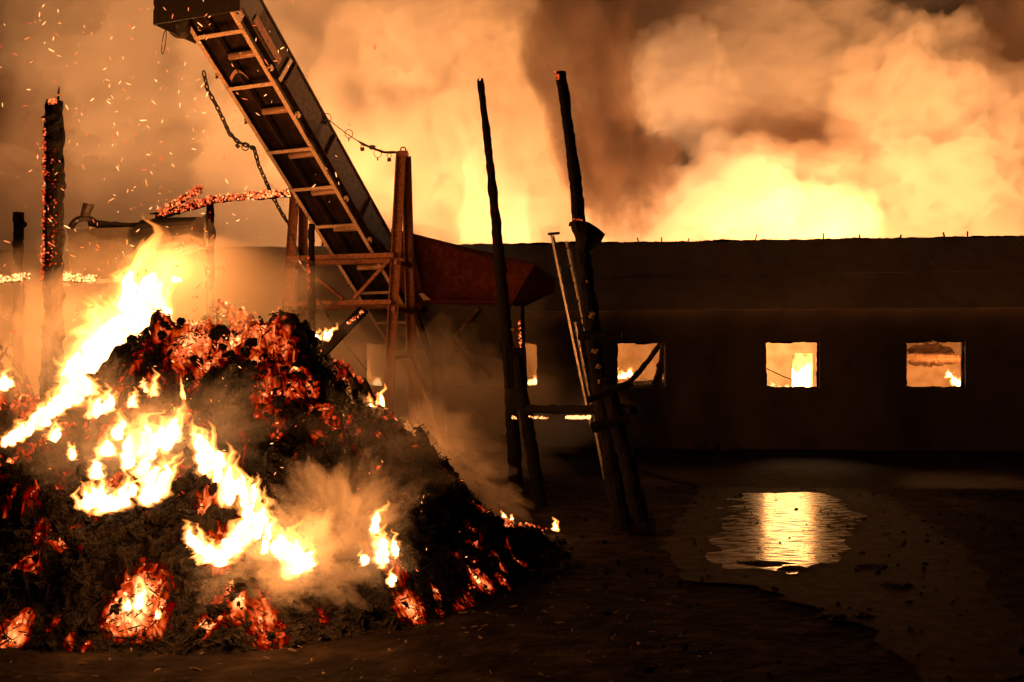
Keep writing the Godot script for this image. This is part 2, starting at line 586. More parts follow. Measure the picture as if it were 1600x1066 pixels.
# ---------------------------------------------------------------- the scene
func _ready() -> void:
	rng.seed = 7
	fn = noise(0.05, FastNoiseLite.TYPE_SIMPLEX_SMOOTH, 3, 11)
	fn2 = noise(0.05, FastNoiseLite.TYPE_SIMPLEX, 4, 17)
	var cam := Camera3D.new()
	cam.name = "camera"
	add_child(cam)
	cam.position = Vector3(0, 1.6, 0)
	cam.projection = Camera3D.PROJECTION_FRUSTUM
	cam.near = 0.1
	cam.far = 900.0
	cam.size = 0.1 * 1066.0 / 1555.0
	cam.frustum_offset = Vector2(0, 0.1 * 52.0 / 1555.0)
	cam.current = true
	var env := Environment.new()
	env.background_mode = Environment.BG_SKY
	env.sky = make_sky()
	env.tonemap_mode = Environment.TONE_MAPPER_LINEAR
	env.tonemap_exposure = 1.0
	env.volumetric_fog_enabled = true
	env.volumetric_fog_density = 0.0
	env.sdfgi_enabled = true
	env.ssao_enabled = true
	env.ssil_enabled = true
	var we := WorldEnvironment.new()
	we.name = "world_environment"
	we.environment = env
	add_child(we)
	make_materials()
	make_ground()
	make_building()
	make_mound()
	make_back_heap()
	make_conveyor()
	make_tower()
	make_chains()
	make_hopper()
	make_posts()
	make_ladder()
	make_left_wreck()
	make_flames()
	make_small_things()
	make_smoke()


func outline(pts: Array, y: float, called: String, m: Material, rag: float) -> MeshInstance3D:
	# a flat sheet with an uneven edge
	var edge := PackedVector2Array()
	for i in pts.size():
		var a: Vector2 = pts[i]
		var b: Vector2 = pts[(i + 1) % pts.size()]
		var n := int(maxf(1.0, a.distance_to(b) / 0.12))
		for k in n:
			var p := a.lerp(b, float(k) / n)
			edge.append(p + Vector2(fn.get_noise_2d(p.x * 30.0, p.y * 30.0) + fn2.get_noise_2d(p.x * 130.0, p.y * 130.0) * 0.5, fn.get_noise_2d(p.x * 30.0 + 200.0, p.y * 30.0)) * rag)
	var tri := Geometry2D.triangulate_polygon(edge)
	for i in range(0, tri.size(), 3):
		var q := [edge[tri[i]], edge[tri[i + 1]], edge[tri[i + 2]]]
		var area: float = (q[1] - q[0]).cross(q[2] - q[0])
		if area < 0: q.reverse()
		for p in q: T.append(Vector3(p.x, y, p.y))
	var o := part(called, m)
	structure(o)
	return o

func make_ground() -> void:
	# one sheet to the horizon, finer and gently uneven near the camera
	var xs := [-400.0, -120.0, -40.0]
	var zs := [-500.0, -150.0, -60.0]
	for i in 89: xs.append(-22.0 + i * 0.5)
	for i in 65: zs.append(-34.0 + i * 0.5)
	xs.append_array([40.0, 120.0, 400.0])
	zs.append_array([20.0, 80.0, 300.0])
	var st := SurfaceTool.new()
	st.begin(Mesh.PRIMITIVE_TRIANGLES)
	st.set_smooth_group(0)
	for z in zs:
		for x in xs:
			var y := fn.get_noise_2d(x * 7.0, z * 7.0) * 0.035 - 0.02
			if x > -1.0: y = y * 0.25 - 0.012
			st.add_vertex(Vector3(x, y, z))
	var n := xs.size()
	for j in zs.size() - 1:
		for i in n - 1:
			var a := j * n + i
			for w in [a, a + 1, a + n + 1, a, a + n + 1, a + n]: st.add_index(w)
	st.generate_normals()
	var g := MeshInstance3D.new()
	g.mesh = st.commit()
	g.mesh.surface_set_material(0, M.ground)
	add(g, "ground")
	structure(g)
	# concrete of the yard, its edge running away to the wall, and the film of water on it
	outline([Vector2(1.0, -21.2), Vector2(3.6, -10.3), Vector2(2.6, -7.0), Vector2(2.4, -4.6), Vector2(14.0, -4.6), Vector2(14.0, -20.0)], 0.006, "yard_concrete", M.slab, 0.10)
	# the film of water is thickest in the hollow and thins out round it
	var hollow := [Vector2(3.0, -13.2), Vector2(4.2, -13.3), Vector2(4.0, -11.6), Vector2(3.5, -10.2), Vector2(2.75, -8.4), Vector2(2.2, -7.9), Vector2(1.75, -8.1), Vector2(1.8, -9.0), Vector2(2.3, -10.6)]
	var around := [Vector2(2.6, -14.0), Vector2(4.9, -13.8), Vector2(4.6, -11.2), Vector2(4.2, -9.4), Vector2(3.5, -7.2), Vector2(2.9, -5.2), Vector2(2.2, -5.0), Vector2(2.2, -6.4), Vector2(2.0, -7.2), Vector2(1.3, -7.7), Vector2(1.4, -9.2), Vector2(1.9, -11.2)]
	outline(around, 0.010, "damp_concrete", M.damp, 0.16)
	outline(hollow, 0.014, "wet_concrete", M.wet, 0.25)
	outline([Vector2(5.4, -12.8), Vector2(6.6, -12.4), Vector2(5.6, -8.7), Vector2(4.9, -8.9), Vector2(5.2, -10.6)], 0.010, "damp_concrete", M.damp, 0.3)

# ---------------------------------------------------------------- building
func make_building() -> void:
	var b := thing("farm_building", "long low plastered farm building with four blank windows and burning rooms", "building", Vector3(0, 0, -22.1))
	b.rotation.y = -0.1161
	var f := whole(b)
	var wins := [[-3.378, -2.317], [-0.029, 0.571], [2.304, 3.360], [5.516, 6.643], [8.438, 9.633]]
	var lo := 1.31
	var hi := 2.31
	var th := 0.32
	var x0 := -20.0
	var x1 := 17.0
	var bit := func(a: float, c: float, y0: float, y1: float, z: float, t: float): box(f * Vector3((a + c) / 2, (y0 + y1) / 2, z - t / 2), Vector3(c - a, y1 - y0, t), f.basis)
	bit.call(x0, x1, -0.1, lo, 0.0, th)
	bit.call(x0, x1, hi, 3.06, 0.0, th)
	var at := x0
	for w in wins:
		bit.call(at, w[0], lo, hi, 0.0, th)
		at = w[1]
	bit.call(at, x1, lo, hi, 0.0, th)
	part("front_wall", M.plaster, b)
	# plinth
	bit.call(x0, x1, -0.1, 0.28, 0.03, 0.028)
	part("plinth", M.plaster, b)
	# burnt window frames: ragged char left round each opening
	for w in wins:
		var fr := Node3D.new()
		add(fr, "window_frame", b)
		for q in [[Vector3(w[0], lo, 0), Vector3(w[0], hi, 0)], [Vector3(w[1], lo, 0), Vector3(w[1], hi, 0)], [Vector3(w[0], hi, 0), Vector3(w[1], hi, 0)], [Vector3(w[0], lo, 0), Vector3(w[1], lo, 0)]]:
			log_between(f * (q[0] + Vector3(0, 0, -0.14)), f * (q[1] + Vector3(0, 0, -0.14)), 0.035, 0.03, 0.0, 0.8, 7)
			part("frame_bar", M.charwood, fr)
		bit.call(w[0] - 0.05, w[1] + 0.05, lo - 0.06, lo - 0.004, 0.06, 0.2)
		part("sill", M.plaster, b)
	# rear wall with a doorway full of fire behind the third window
	var dx := 7.50
	bit.call(x0, dx - 0.28, -0.1, 4.3, -7.2, 0.3)
	bit.call(dx + 0.28, x1, -0.1, 4.3, -7.2, 0.3)
	bit.call(dx - 0.28, dx + 0.28, 2.2, 4.3, -7.2, 0.3)
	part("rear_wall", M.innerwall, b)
	for x in [x0, -12.0, -4.3, 4.1, 8.15, 12.5, x1 - 0.2]:
		bit.call(x, x + 0.2, -0.1, 2.9, -0.33, 6.86)
		part("cross_wall", M.innerwall, b)
	# front slope of the roof: overlapping fibre cement sheets; the rear slope has fallen in
	var eave := Vector3(0, 2.97, 0.28)
	var ridge := Vector3(0, 4.90, -3.3)
	var n := 34
	for k in n:
		var xa := x0 - 0.2 + (x1 - x0 + 0.4) * k / n
		var xb := x0 - 0.2 + (x1 - x0 + 0.4) * (k + 1) / n + 0.06
		for row in 2:
			var pa := eave.lerp(ridge, 0.0 if row == 0 else 0.47)
			var pb := eave.lerp(ridge, 0.52 if row == 0 else 1.0)
			var lift := 0.012 * row + 0.007 * (k % 2) + rng.randf_range(0, 0.003)
			var up := Vector3(0, 0.88, 0.47)
			var c := []
			for y in [0.0, 0.016]:
				c.append_array([f * (Vector3(xa, 0, 0) + pa + up * (lift + y)), f * (Vector3(xb, 0, 0) + pa + up * (lift + y)), f * (Vector3(xb, rng.randf_range(-0.008, 0.008), 0) + pb + up * (lift + y)), f * (Vector3(xa, 0, 0) + pb + up * (lift + y))])
			hexa(c)
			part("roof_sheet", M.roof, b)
	for k in 12:
		var xa := x0 + (x1 - x0) * k / 12.0
		var xb := x0 + (x1 - x0) * (k + 1) / 12.0
		log_between(f * Vector3(xa, 4.90 + rng.randf_range(-0.02, 0.02), -3.3), f * Vector3(xb, 4.90 + rng.randf_range(-0.02, 0.02), -3.3), 0.07, 0.06, 0.02, 0.35, 7)
		part("ridge_cap", M.charwood, b)
	for x in [3.511, 4.948, 6.389, 7.135, 8.894, 9.335, 7.953, 2.472, 2.958]:
		beam(f * Vector3(x * 1.15, 4.88, -3.3), f * Vector3(x * 1.15 + rng.randf_range(-0.06, 0.06), 5.0 + rng.randf_range(0.0, 0.09), -3.3), 0.035, 0.03)
		part("ridge_hook", M.charwood, b)
	# rafters under the slope
	for k in 18:
		var x := x0 + 1.0 + k * 2.0
		beam(f * Vector3(x, 3.00, -0.36), f * Vector3(x, 4.74, -3.3), 0.10, 0.14)
		part("rafter", M.charwood, b)
	# debris inside
	var inside := [["charred rafter fallen aslant behind the second blank window", Vector3(2.633, 1.319, -23.000), Vector3(3.491, 2.322, -23.400), 0.07],
		["charred post standing in the second blank window beside the fallen rafter", Vector3(3.226, 1.087, -22.800), Vector3(3.550, 2.414, -23.000), 0.10],
		["thin burnt pole leaning low across the third window", Vector3(5.869, 1.796, -23.400), Vector3(7.249, 1.333, -24.400), 0.012],
		["brown scorched tie beam crossing the burning room of the fourth window", Vector3(9.549, 2.061, -25.600), Vector3(12.414, 2.025, -25.400), 0.125]]
	for q in inside:
		log_between(q[1], q[2], q[3], q[3] * 0.8, 0.03, 0.25, 9)
		var o := part("fallen_beam", M.charwood if q[3] < 0.11 else M.chip)
		tag(o, q[0], "beam")
	lump(Vector3(3.309, 1.049, -24.500), Vector3(1.2, 0.42, 0.5), 0.4, 9, 14)
	tag(part("debris_heap", M.char), "low heap of burnt debris seen through the second blank window", "debris")
	lump(Vector3(11.205, 2.096, -26.600), Vector3(0.62, 0.26, 0.3), 0.8, 12, 20)
	tag(part("debris_heap", M.chip), "brown rounded bundle lodged on the scorched tie beam", "debris")

# ---------------------------------------------------------------- mound
func make_mound() -> void:
	var o := thing("burning_mound", "large smouldering black mound covered with glowing embers and flames", "mound", Vector3(-2.4, 0, -8.2))
	var spots := [
		[Vector3(-3.234, 1.972, -8.900), 0.114, 0.55], [Vector3(-2.955, 1.902, -8.540), 0.077, 0.70], [Vector3(-2.720, 1.872, -8.460), 0.185, 0.95], [Vector3(-2.729, 1.732, -8.240), 0.106, 0.70], [Vector3(-2.481, 1.732, -8.210), 0.127, 0.85], [Vector3(-2.478, 1.900, -8.470), 0.120, 0.90], [Vector3(-2.353, 1.928, -8.510), 0.142, 1.00], [Vector3(-2.099, 1.869, -8.370), 0.161, 0.85], [Vector3(-1.922, 1.840, -8.300), 0.096, 0.80], [Vector3(-2.518, 1.574, -7.990), 0.082, 0.50],
		[Vector3(-1.778, 1.721, -8.180), 0.074, 0.80], [Vector3(-1.693, 1.626, -8.100), 0.083, 0.90], [Vector3(-1.640, 1.523, -7.970), 0.051, 0.80], [Vector3(-2.068, 1.652, -8.040), 0.083, 0.85], [Vector3(-1.963, 1.626, -7.990), 0.062, 0.90], [Vector3(-2.045, 1.524, -7.850), 0.045, 0.50], [Vector3(-1.906, 1.417, -7.700), 0.099, 0.75], [Vector3(-1.813, 1.378, -7.660), 0.059, 0.60], [Vector3(-1.733, 1.464, -7.810), 0.070, 0.80], [Vector3(-1.822, 1.524, -7.870), 0.040, 0.60], [Vector3(-1.913, 1.295, -7.530), 0.058, 0.40], [Vector3(-1.780, 1.239, -7.480), 0.058, 0.45], [Vector3(-1.505, 1.344, -7.800), 0.070, 0.75], [Vector3(-1.395, 1.251, -7.750), 0.060, 0.60], [Vector3(-1.314, 1.246, -7.860), 0.051, 0.60], [Vector3(-1.464, 1.195, -7.590), 0.044, 0.60], [Vector3(-1.313, 1.090, -7.560), 0.044, 0.50], [Vector3(-1.586, 1.103, -7.360), 0.033, 0.55], [Vector3(-1.188, 1.080, -7.700), 0.040, 0.50], [Vector3(-1.147, 0.907, -7.430), 0.048, 0.40], [Vector3(-1.076, 1.025, -7.780), 0.040, 0.50],
		[Vector3(-3.511, 1.101, -7.530), 0.155, 1.00], [Vector3(-3.488, 1.182, -7.640), 0.088, 0.90], [Vector3(-3.622, 1.045, -7.510), 0.077, 0.70], [Vector3(-3.695, 0.894, -7.320), 0.075, 0.85], [Vector3(-3.684, 0.978, -7.440), 0.057, 0.60], [Vector3(-3.223, 0.909, -7.160), 0.046, 0.40], [Vector3(-3.501, 0.725, -6.980), 0.045, 0.60], [Vector3(-3.319, 0.704, -6.900), 0.040, 0.60], [Vector3(-2.970, 0.484, -6.550), 0.084, 0.90], [Vector3(-3.047, 0.500, -6.580), 0.042, 0.70], [Vector3(-3.169, 0.551, -6.660), 0.030, 0.50], [Vector3(-3.085, 0.595, -6.710), 0.026, 0.70], [Vector3(-3.152, 0.397, -6.450), 0.033, 0.70], [Vector3(-3.058, 0.328, -6.340), 0.029, 0.60],
		[Vector3(-2.291, 0.218, -6.090), 0.102, 1.25], [Vector3(-2.373, 0.180, -6.050), 0.093, 1.00], [Vector3(-2.174, 0.229, -6.090), 0.078, 0.70], [Vector3(-2.182, 0.291, -6.170), 0.056, 0.60], [Vector3(-2.296, 0.302, -6.210), 0.072, 0.60], [Vector3(-2.127, 0.144, -5.960), 0.054, 0.80], [Vector3(-2.381, 0.271, -6.170), 0.056, 0.70], [Vector3(-2.193, 0.113, -5.930), 0.046, 0.60], [Vector3(-2.977, 0.050, -5.950), 0.077, 0.95], [Vector3(-2.906, -0.001, -5.750), 0.044, 0.70], [Vector3(-2.608, 0.021, -5.860), 0.026, 0.60], [Vector3(-2.493, 0.007, -5.830), 0.019, 0.60], [Vector3(-2.750, 0.098, -5.990), 0.023, 0.60], [Vector3(-1.818, 0.138, -5.950), 0.054, 0.95], [Vector3(-1.719, 0.122, -5.940), 0.034, 0.60], [Vector3(-1.643, 0.182, -6.040), 0.039, 1.10], [Vector3(-1.646, 0.139, -5.980), 0.035, 0.80], [Vector3(-1.505, 0.122, -6.000), 0.077, 0.85], [Vector3(-1.430, 0.056, -5.930), 0.069, 0.70], [Vector3(-1.506, 0.075, -5.930), 0.053, 0.60], [Vector3(-1.527, 0.190, -6.090), 0.039, 0.70], [Vector3(-1.816, 0.277, -6.140), 0.036, 0.60], [Vector3(-1.757, 0.322, -6.210), 0.032, 0.80],
		[Vector3(-0.691, 0.105, -6.510), 0.067, 1.05], [Vector3(-0.634, 0.056, -6.490), 0.058, 0.70], [Vector3(-0.514, 0.120, -6.770), 0.030, 0.80], [Vector3(-0.256, 0.121, -7.230), 0.056, 1.00], [Vector3(-0.196, 0.075, -7.250), 0.047, 0.90], [Vector3(-0.072, 0.039, -7.470), 0.048, 0.60], [Vector3(-0.289, 0.020, -6.920), 0.062, 0.50], [Vector3(-0.351, 0.032, -6.830), 0.035, 0.60], [Vector3(-0.100, 0.149, -7.780), 0.050, 0.70], [Vector3(0.063, 0.049, -8.120), 0.037, 0.90], [Vector3(-0.027, 0.159, -8.300), 0.043, 0.50], [Vector3(-0.470, 0.020, -6.640), 0.021, 0.50], [Vector3(-0.288, 0.233, -7.460), 0.029, 0.50], [Vector3(-0.994, 0.412, -6.720), 0.061, 0.60], [Vector3(-0.924, 0.434, -6.840), 0.062, 0.50], [Vector3(-0.798, 0.284, -6.710), 0.060, 0.80],
		[Vector3(-1.087, 1.220, -8.450), 0.043, 0.80], [Vector3(-1.020, 1.159, -8.570), 0.044, 0.70], [Vector3(-0.940, 1.063, -8.350), 0.048, 0.90], [Vector3(-0.858, 0.983, -8.340), 0.048, 0.70], [Vector3(-0.760, 0.894, -8.440), 0.054, 0.50], [Vector3(-0.610, 0.752, -8.620), 0.050, 0.55], [Vector3(-0.488, 0.624, -8.430), 0.049, 0.60], [Vector3(-0.419, 0.552, -8.360), 0.038, 0.60], [Vector3(-0.321, 0.451, -8.310), 0.048, 0.60], [Vector3(-0.214, 0.344, -8.310), 0.048, 0.70], [Vector3(-1.009, 0.831, -7.470), 0.038, 0.30], [Vector3(-3.092, 1.733, -8.290), 0.064, 0.50], [Vector3(-3.129, 1.600, -8.110), 0.073, 0.60], [Vector3(-2.896, 1.523, -7.970), 0.092, 0.90], [Vector3(-3.159, 1.423, -7.860), 0.091, 0.80], [Vector3(-2.946, 1.328, -7.700), 0.069, 0.60], [Vector3(-3.206, 1.279, -7.670), 0.079, 0.90], [Vector3(-2.659, 1.424, -7.800), 0.050, 0.50], [Vector3(-2.486, 1.283, -7.580), 0.049, 0.60], [Vector3(-2.923, 1.058, -7.330), 0.085, 0.90], [Vector3(-2.615, 1.040, -7.260), 0.084, 1.00], [Vector3(-2.830, 0.776, -6.930), 0.089, 1.00], [Vector3(-2.034, 0.713, -6.730), 0.078, 0.90], [Vector3(-1.867, 0.501, -6.450), 0.091, 1.00], [Vector3(-1.740, 0.603, -6.600), 0.068, 0.90], [Vector3(-1.429, 0.420, -6.440), 0.083, 1.00], [Vector3(-2.275, 1.043, -7.220), 0.065, 0.90]]
	for k in 60:
		spots.append([Vector3(rng.randf_range(-4.3, -0.2), 0, rng.randf_range(-8.9, -6.0)), rng.randf_range(0.008, 0.05), rng.randf_range(0.2, 0.75)])
	heap("char_crust", o, mound_h, -6.6, 1.0, -11.6, -5.2, 0.016, spots)
	coals(spots, mound_h, o, 0.4, 0.75)
	# clods and burnt stalks lying on the crust
	var where := []
	for k in 2600:
		var x := rng.randf_range(-5.4, 0.5)
		var z := rng.randf_range(-9.8, -5.4)
		if mound_base(x, z) < -0.02 and rng.randf() < 0.8: continue
		var q := pow(rng.randf(), 2.5) * 0.055 + 0.012
		where.append(turned(Vector3(x, mound_h(x, z) + q * 0.2, z), Vector3(q * rng.randf_range(0.7, 1.4), q * rng.randf_range(0.5, 1.0), q)))
	many("clods", nugget(9), M.char, where, [], o)
	where = []
	var stalk := BoxMesh.new()
	stalk.size = Vector3(1, 0.06, 0.05)
	for k in 12000:
		var x := rng.randf_range(-5.4, 0.4)
		var z := rng.randf_range(-9.6, -5.4)
		if mound_base(x, z) < 0.0: continue
		var q := rng.randf_range(0.03, 0.14)
		where.append(Transform3D(Basis.from_euler(Vector3(rng.randf_range(-0.8, 0.8), rng.randf() * TAU, rng.randf_range(-0.8, 0.8))).scaled_local(Vector3.ONE * q), Vector3(x, mound_h(x, z) + 0.008, z)))
	many("burnt_stalks", stalk, M.char, where, [], o)

func back_h(x: float, z: float) -> float:
	var h := -0.1
	for p in [[-5.9, -11.2, 1.75, 2.2], [-3.6, -12.4, 2.45, 3.2], [-2.6, -11.9, 2.0, 2.6], [-4.7, -12.6, 2.1, 2.0]]:
		h = maxf(h, p[2] * (1.0 - Vector2((x - p[0]) / p[3], (z - p[1]) / (p[3] * 0.75)).length()))
	return h + fn.get_noise_2d(x * 30.0, z * 30.0) * 0.22 + (absf(fn2.get_noise_2d(x * 90.0, z * 90.0)) - 0.2) * 0.2

func make_back_heap() -> void:
	var o := thing("debris_heap", "burning debris heap glowing in the haze behind the black mound", "debris", Vector3(-4.0, 0, -12.0))
	var spots := []
	for k in 190:
		spots.append([Vector3(rng.randf_range(-7.4, -1.6), 0, rng.randf_range(-12.4, -10.3)), rng.randf_range(0.04, 0.14), rng.randf_range(0.4, 0.95)])
	heap("char_crust", o, back_h, -8.5, -0.4, -14.5, -9.6, 0.035, spots)
	coals(spots, back_h, o, 0.5, 1.2)

# ---------------------------------------------------------------- conveyor
func make_conveyor() -> void:
	var A := Vector3(-0.299, 0.600, 0.740).normalized()
	var C := Vector3(0.927, 0, 0.375).normalized()
	var N := A.cross(C).normalized()
	C = N.cross(A).normalized()
	var o := thing("conveyor", "long inclined belt conveyor of rusty painted steel with open underside", "conveyor", Vector3(-2.655, 3.655, -16.132))
	o.basis = Basis(A, N, -C)
	var f := whole(o)
	var lo := -4.4
	var hi := 4.62
	var bx := func(x0: float, x1: float, y0: float, y1: float, z0: float, z1: float): box(f * Vector3((x0 + x1) / 2, (y0 + y1) / 2, (z0 + z1) / 2), Vector3(x1 - x0, y1 - y0, z1 - z0), f.basis)
	for s in [-1.0, 1.0]:
		var a: float = s * 0.405
		bx.call(lo, hi, 0.0, 0.012, minf(a, a - s * 0.06), maxf(a, a - s * 0.06))
		part("lower_rail", M.paint, o)
		bx.call(lo, hi, 0.012, 0.16, minf(a, a - s * 0.01), maxf(a, a - s * 0.01))
		part("rail_web", M.steel, o)
		bx.call(lo, hi, 0.14, 0.56, minf(a + s * 0.03, a + s * 0.045), maxf(a + s * 0.03, a + s * 0.045))
		part("side_panel", M.steel, o)
		bx.call(lo, hi, 0.56, 0.585, minf(a, a + s * 0.06), maxf(a, a + s * 0.06))
		part("panel_rim", M.steel, o)
		for x in [-3.4, -2.1, -0.8, 0.5, 1.8, 3.1]:
			bx.call(x - 0.02, x + 0.02, 0.16, 0.55, minf(a + s * 0.047, a + s * 0.075), maxf(a + s * 0.047, a + s * 0.075))
			part("panel_rib", M.steel, o)
		for x in [3.42, 2.62, 1.0, 0.1, -0.9]:
			bx.call(x - 0.035, x + 0.035, 0.02, 0.075, minf(a + s * 0.002, a + s * 0.055), maxf(a + s * 0.002, a + s * 0.055))
			part("bracket", M.paint, o)
			tube([f * Vector3(x, -0.02, a + s * 0.03), f * Vector3(x, 0.018, a + s * 0.03)], [0.016, 0.016], 6)
			part("bolt", M.darksteel, o)
	# plates let into the panel that faces the yard
	bx.call(3.35, 4.05, 0.20, 0.33, -0.462, -0.452)
	part("cover_plate", M.rust, o)
	bx.call(3.18, 3.24, 0.05, 0.5, -0.47, -0.452)
	part("stay", M.paint, o)
	for x in [4.05, 3.21, 2.05, 1.30, 0.50, -0.30, -1.10, -1.90, -2.70, -3.50]:
		bx.call(x - 0.028, x + 0.028, -0.014, -0.002, -0.40, 0.40)
		part("cross_bar", M.paint, o)
	for x in [3.66, 2.72, 1.90, 1.15, 0.36, -0.55, -1.45, -2.3]:
		tube([f * Vector3(x, 0.07, -0.37), f * Vector3(x, 0.07, 0.10)], [0.05, 0.05], 12)
		part("return_roller", M.roller, o, true)
		tube([f * Vector3(x, 0.07, -0.40), f * Vector3(x, 0.07, -0.37)], [0.014, 0.014], 6)
		part("axle", M.darksteel, o)
	bx.call(lo, hi - 0.1, 0.05, 0.14, 0.10, 0.112)
	part("middle_stringer", M.steel, o)
	bx.call(lo, hi - 0.05, 0.20, 0.212, -0.39, 0.39)
	part("belt", M.belt, o)
	# the slack return belt hangs a little between the rollers
	var g := []
	for i in 60:
		var x := lerpf(lo, hi - 0.3, i / 59.0)
		var row := []
		for j in 5:
			row.append(f * Vector3(x, 0.125 + 0.02 * sin(x * 7.5) + 0.012 * fn.get_noise_2d(x * 30.0, j * 30.0), lerpf(0.12, 0.37, j / 4.0)))
		g.append(row)
	sheet(g, 0.008)
	part("return_belt", M.belt, o)
	var torn := []
	for i in 9:
		var v := i / 8.0
		var row := []
		for j in 4:
			row.append(f * Vector3(3.30 + 0.10 * sin(v * 3.0) + 0.05 * j / 3.0, 0.02 + 0.05 * sin(v * PI), lerpf(-0.02, 0.26, v)))
		torn.append(row)
	sheet(torn, 0.006)
	part("torn_strip", M.roller, o)
	# head: drum, bearing plates, discharge hood
	tube([f * Vector3(4.55, 0.16, -0.38), f * Vector3(4.55, 0.16, 0.38)], [0.16, 0.16], 18)
	part("head_drum", M.belt, o, true)
	for s in [-1.0, 1.0]:
		bx.call(4.18, 4.72, -0.05, 0.24, s * 0.425 - 0.008, s * 0.425 + 0.008)
		var plate := part("bearing_plate", M.paint, o)
		for k in 5:
			tube([f * Vector3(4.28 + 0.09 * k, 0.02 + 0.05 * (k % 2), s * 0.434), f * Vector3(4.28 + 0.09 * k, 0.02 + 0.05 * (k % 2), s * 0.445)], [0.014, 0.014], 6)
			part("bolt", M.darksteel, plate)
	tube([f * Vector3(4.42, -0.03, -0.36), f * Vector3(4.42, -0.03, 0.36)], [0.035, 0.035], 10)
	part("scraper_bar", M.paint, o)
	lump(f * Vector3(4.30, -0.06, 0.45), Vector3(0.16, 0.17, 0.12), 0.3, 7, 10)
	part("bearing_block", M.darksteel, o)
	var hb := Vector3(-4.537, 6.03, -12.6)
	var back := Vector3(C.z, 0, -C.x)
	var up := Vector3(0.02, 1.3, 0.0)
	var side := C * 1.32
	sheet([[hb, hb + side], [hb + up, hb + side + up]], 0.012)
	part("hood_front", M.darksteel, o)
	sheet([[hb, hb + back * 0.8], [hb + up, hb + back * 0.8 + up]], 0.012)
	part("hood_side", M.darksteel, o)
	sheet([[hb + side, hb + side + back * 0.25 + Vector3(0, 0.2, 0)], [hb + side + up, hb + side + back * 0.25 + up]], 0.012)
	part("hood_side", M.darksteel, o)
	sheet([[hb + up, hb + side + up], [hb + up + back * 0.8, hb + side + up + back * 0.8]], 0.012)
	part("hood_top", M.darksteel, o)
	# cheek that closes the head beside the belt
	sheet([[f * Vector3(4.0, 0.16, -0.452), f * Vector3(4.0, 0.585, -0.452)], [f * Vector3(5.3, 0.16, -0.452), f * Vector3(5.3, 0.66, -0.452)]], 0.012)
	part("head_cheek", M.darksteel, o)
	var loop := []
	var lr := []
	for k in 17:
		var a := TAU * k / 16.0
		loop.append(Vector3(-4.513, 5.906, -12.900) + Vector3(sin(a) * 0.03 + 0.02 * cos(a), cos(a) * 0.155, 0.02 * sin(a)))
		lr.append(0.006)
	tube(loop, lr, 5)
	part("wire_loop", M.darksteel, o)
	# foot: feed box at the low end and its legs
	for s in [-1.0, 1.0]:
		var q := f * Vector3(-3.9, 0.0, s * 0.38)
		beam(q, Vector3(q.x + 0.05, 0.0, q.z), 0.09, 0.09, Vector3(0, 0, 1))
		part("foot_leg", M.steel, o)

# ---------------------------------------------------------------- tower
func make_tower() -> void:
	var o := thing("steel_tower", "rusty steel trestle of two A-frames carrying the belt conveyor", "trestle", Vector3(-2.5, 0, -15.6))
	var ra := Vector3(-1.705, 5.039, -15.500)
	var la := Vector3(-3.405, 5.077, -15.950)
	var legs := [[ra + Vector3(-0.02, 0, 0.05), Vector3(-1.923, 0, -14.95)], [ra + Vector3(0.05, -0.03, -0.05), Vector3(-1.603, 0, -16.4)], [la + Vector3(-0.03, 0, 0.05), Vector3(-3.654, 0, -15.4)], [la + Vector3(0.06, -0.03, -0.05), Vector3(-3.576, 0, -16.8)]]
	for l in legs:
		channel(l[1], l[0], 0.15, 0.09, Vector3(0.25, 0, 1))
		part("leg", M.rust, o)
		box(l[1] + Vector3(0, 0.012, 0), Vector3(0.3, 0.024, 0.3))
		part("foot_plate", M.rust, o)
	for a in [ra, la]:
		box(a + Vector3(0.015, -0.02, 0), Vector3(0.15, 0.09, 0.2))
		part("apex_plate", M.rust, o)
	ring(ra + Vector3(0.01, 0.06, 0.0), 0.04, 0.011)
	part("eye", M.darksteel, o)
	var on := func(l: Array, y: float) -> Vector3: return l[1].lerp(l[0], y / l[0].y)
	for h in [3.42, 2.70]:
		channel(on.call(legs[2], h) + Vector3(0.0, 0, 0.075), on.call(legs[0], h) + Vector3(0.0, 0, 0.075), 0.13, 0.07, Vector3.UP)
		part("cross_beam", M.rust, o)
		channel(on.call(legs[3], h) - Vector3(0, 0, 0.075), on.call(legs[1], h) - Vector3(0, 0, 0.075), 0.12, 0.07, Vector3.UP)
		part("cross_beam", M.rust, o)
		for k in [0, 2]:
			beam(on.call(legs[k], h - 0.1), on.call(legs[k + 1], h - 0.1), 0.07, 0.07)
			part("side_tie", M.rust, o)
	var a1: Vector3 = on.call(legs[2], 3.36) + Vector3(0.14, 0, 0.06)
	var a2: Vector3 = on.call(legs[0], 3.36) + Vector3(-0.08, 0, 0.06)
	var b1: Vector3 = on.call(legs[2], 2.76).lerp(on.call(legs[0], 2.76), 0.54) + Vector3(0, 0, 0.06)
	var b2: Vector3 = on.call(legs[2], 2.76).lerp(on.call(legs[0], 2.76), 0.64) + Vector3(0, 0, 0.06)
	beam(a1, b1, 0.06, 0.05)
	part("brace", M.rust, o)
	beam(a2, b2, 0.06, 0.05)
	part("brace", M.rust, o)
	beam(Vector3(-1.677, 1.900, -16.100), Vector3(-1.008, 0.02, -15.9), 0.13, 0.1)
	part("stay", M.rust, o)
	beam(Vector3(-1.667, 1.898, -16.000), Vector3(-1.838, 1.844, -15.200), 0.05, 0.05)
	part("brace", M.rust, o)

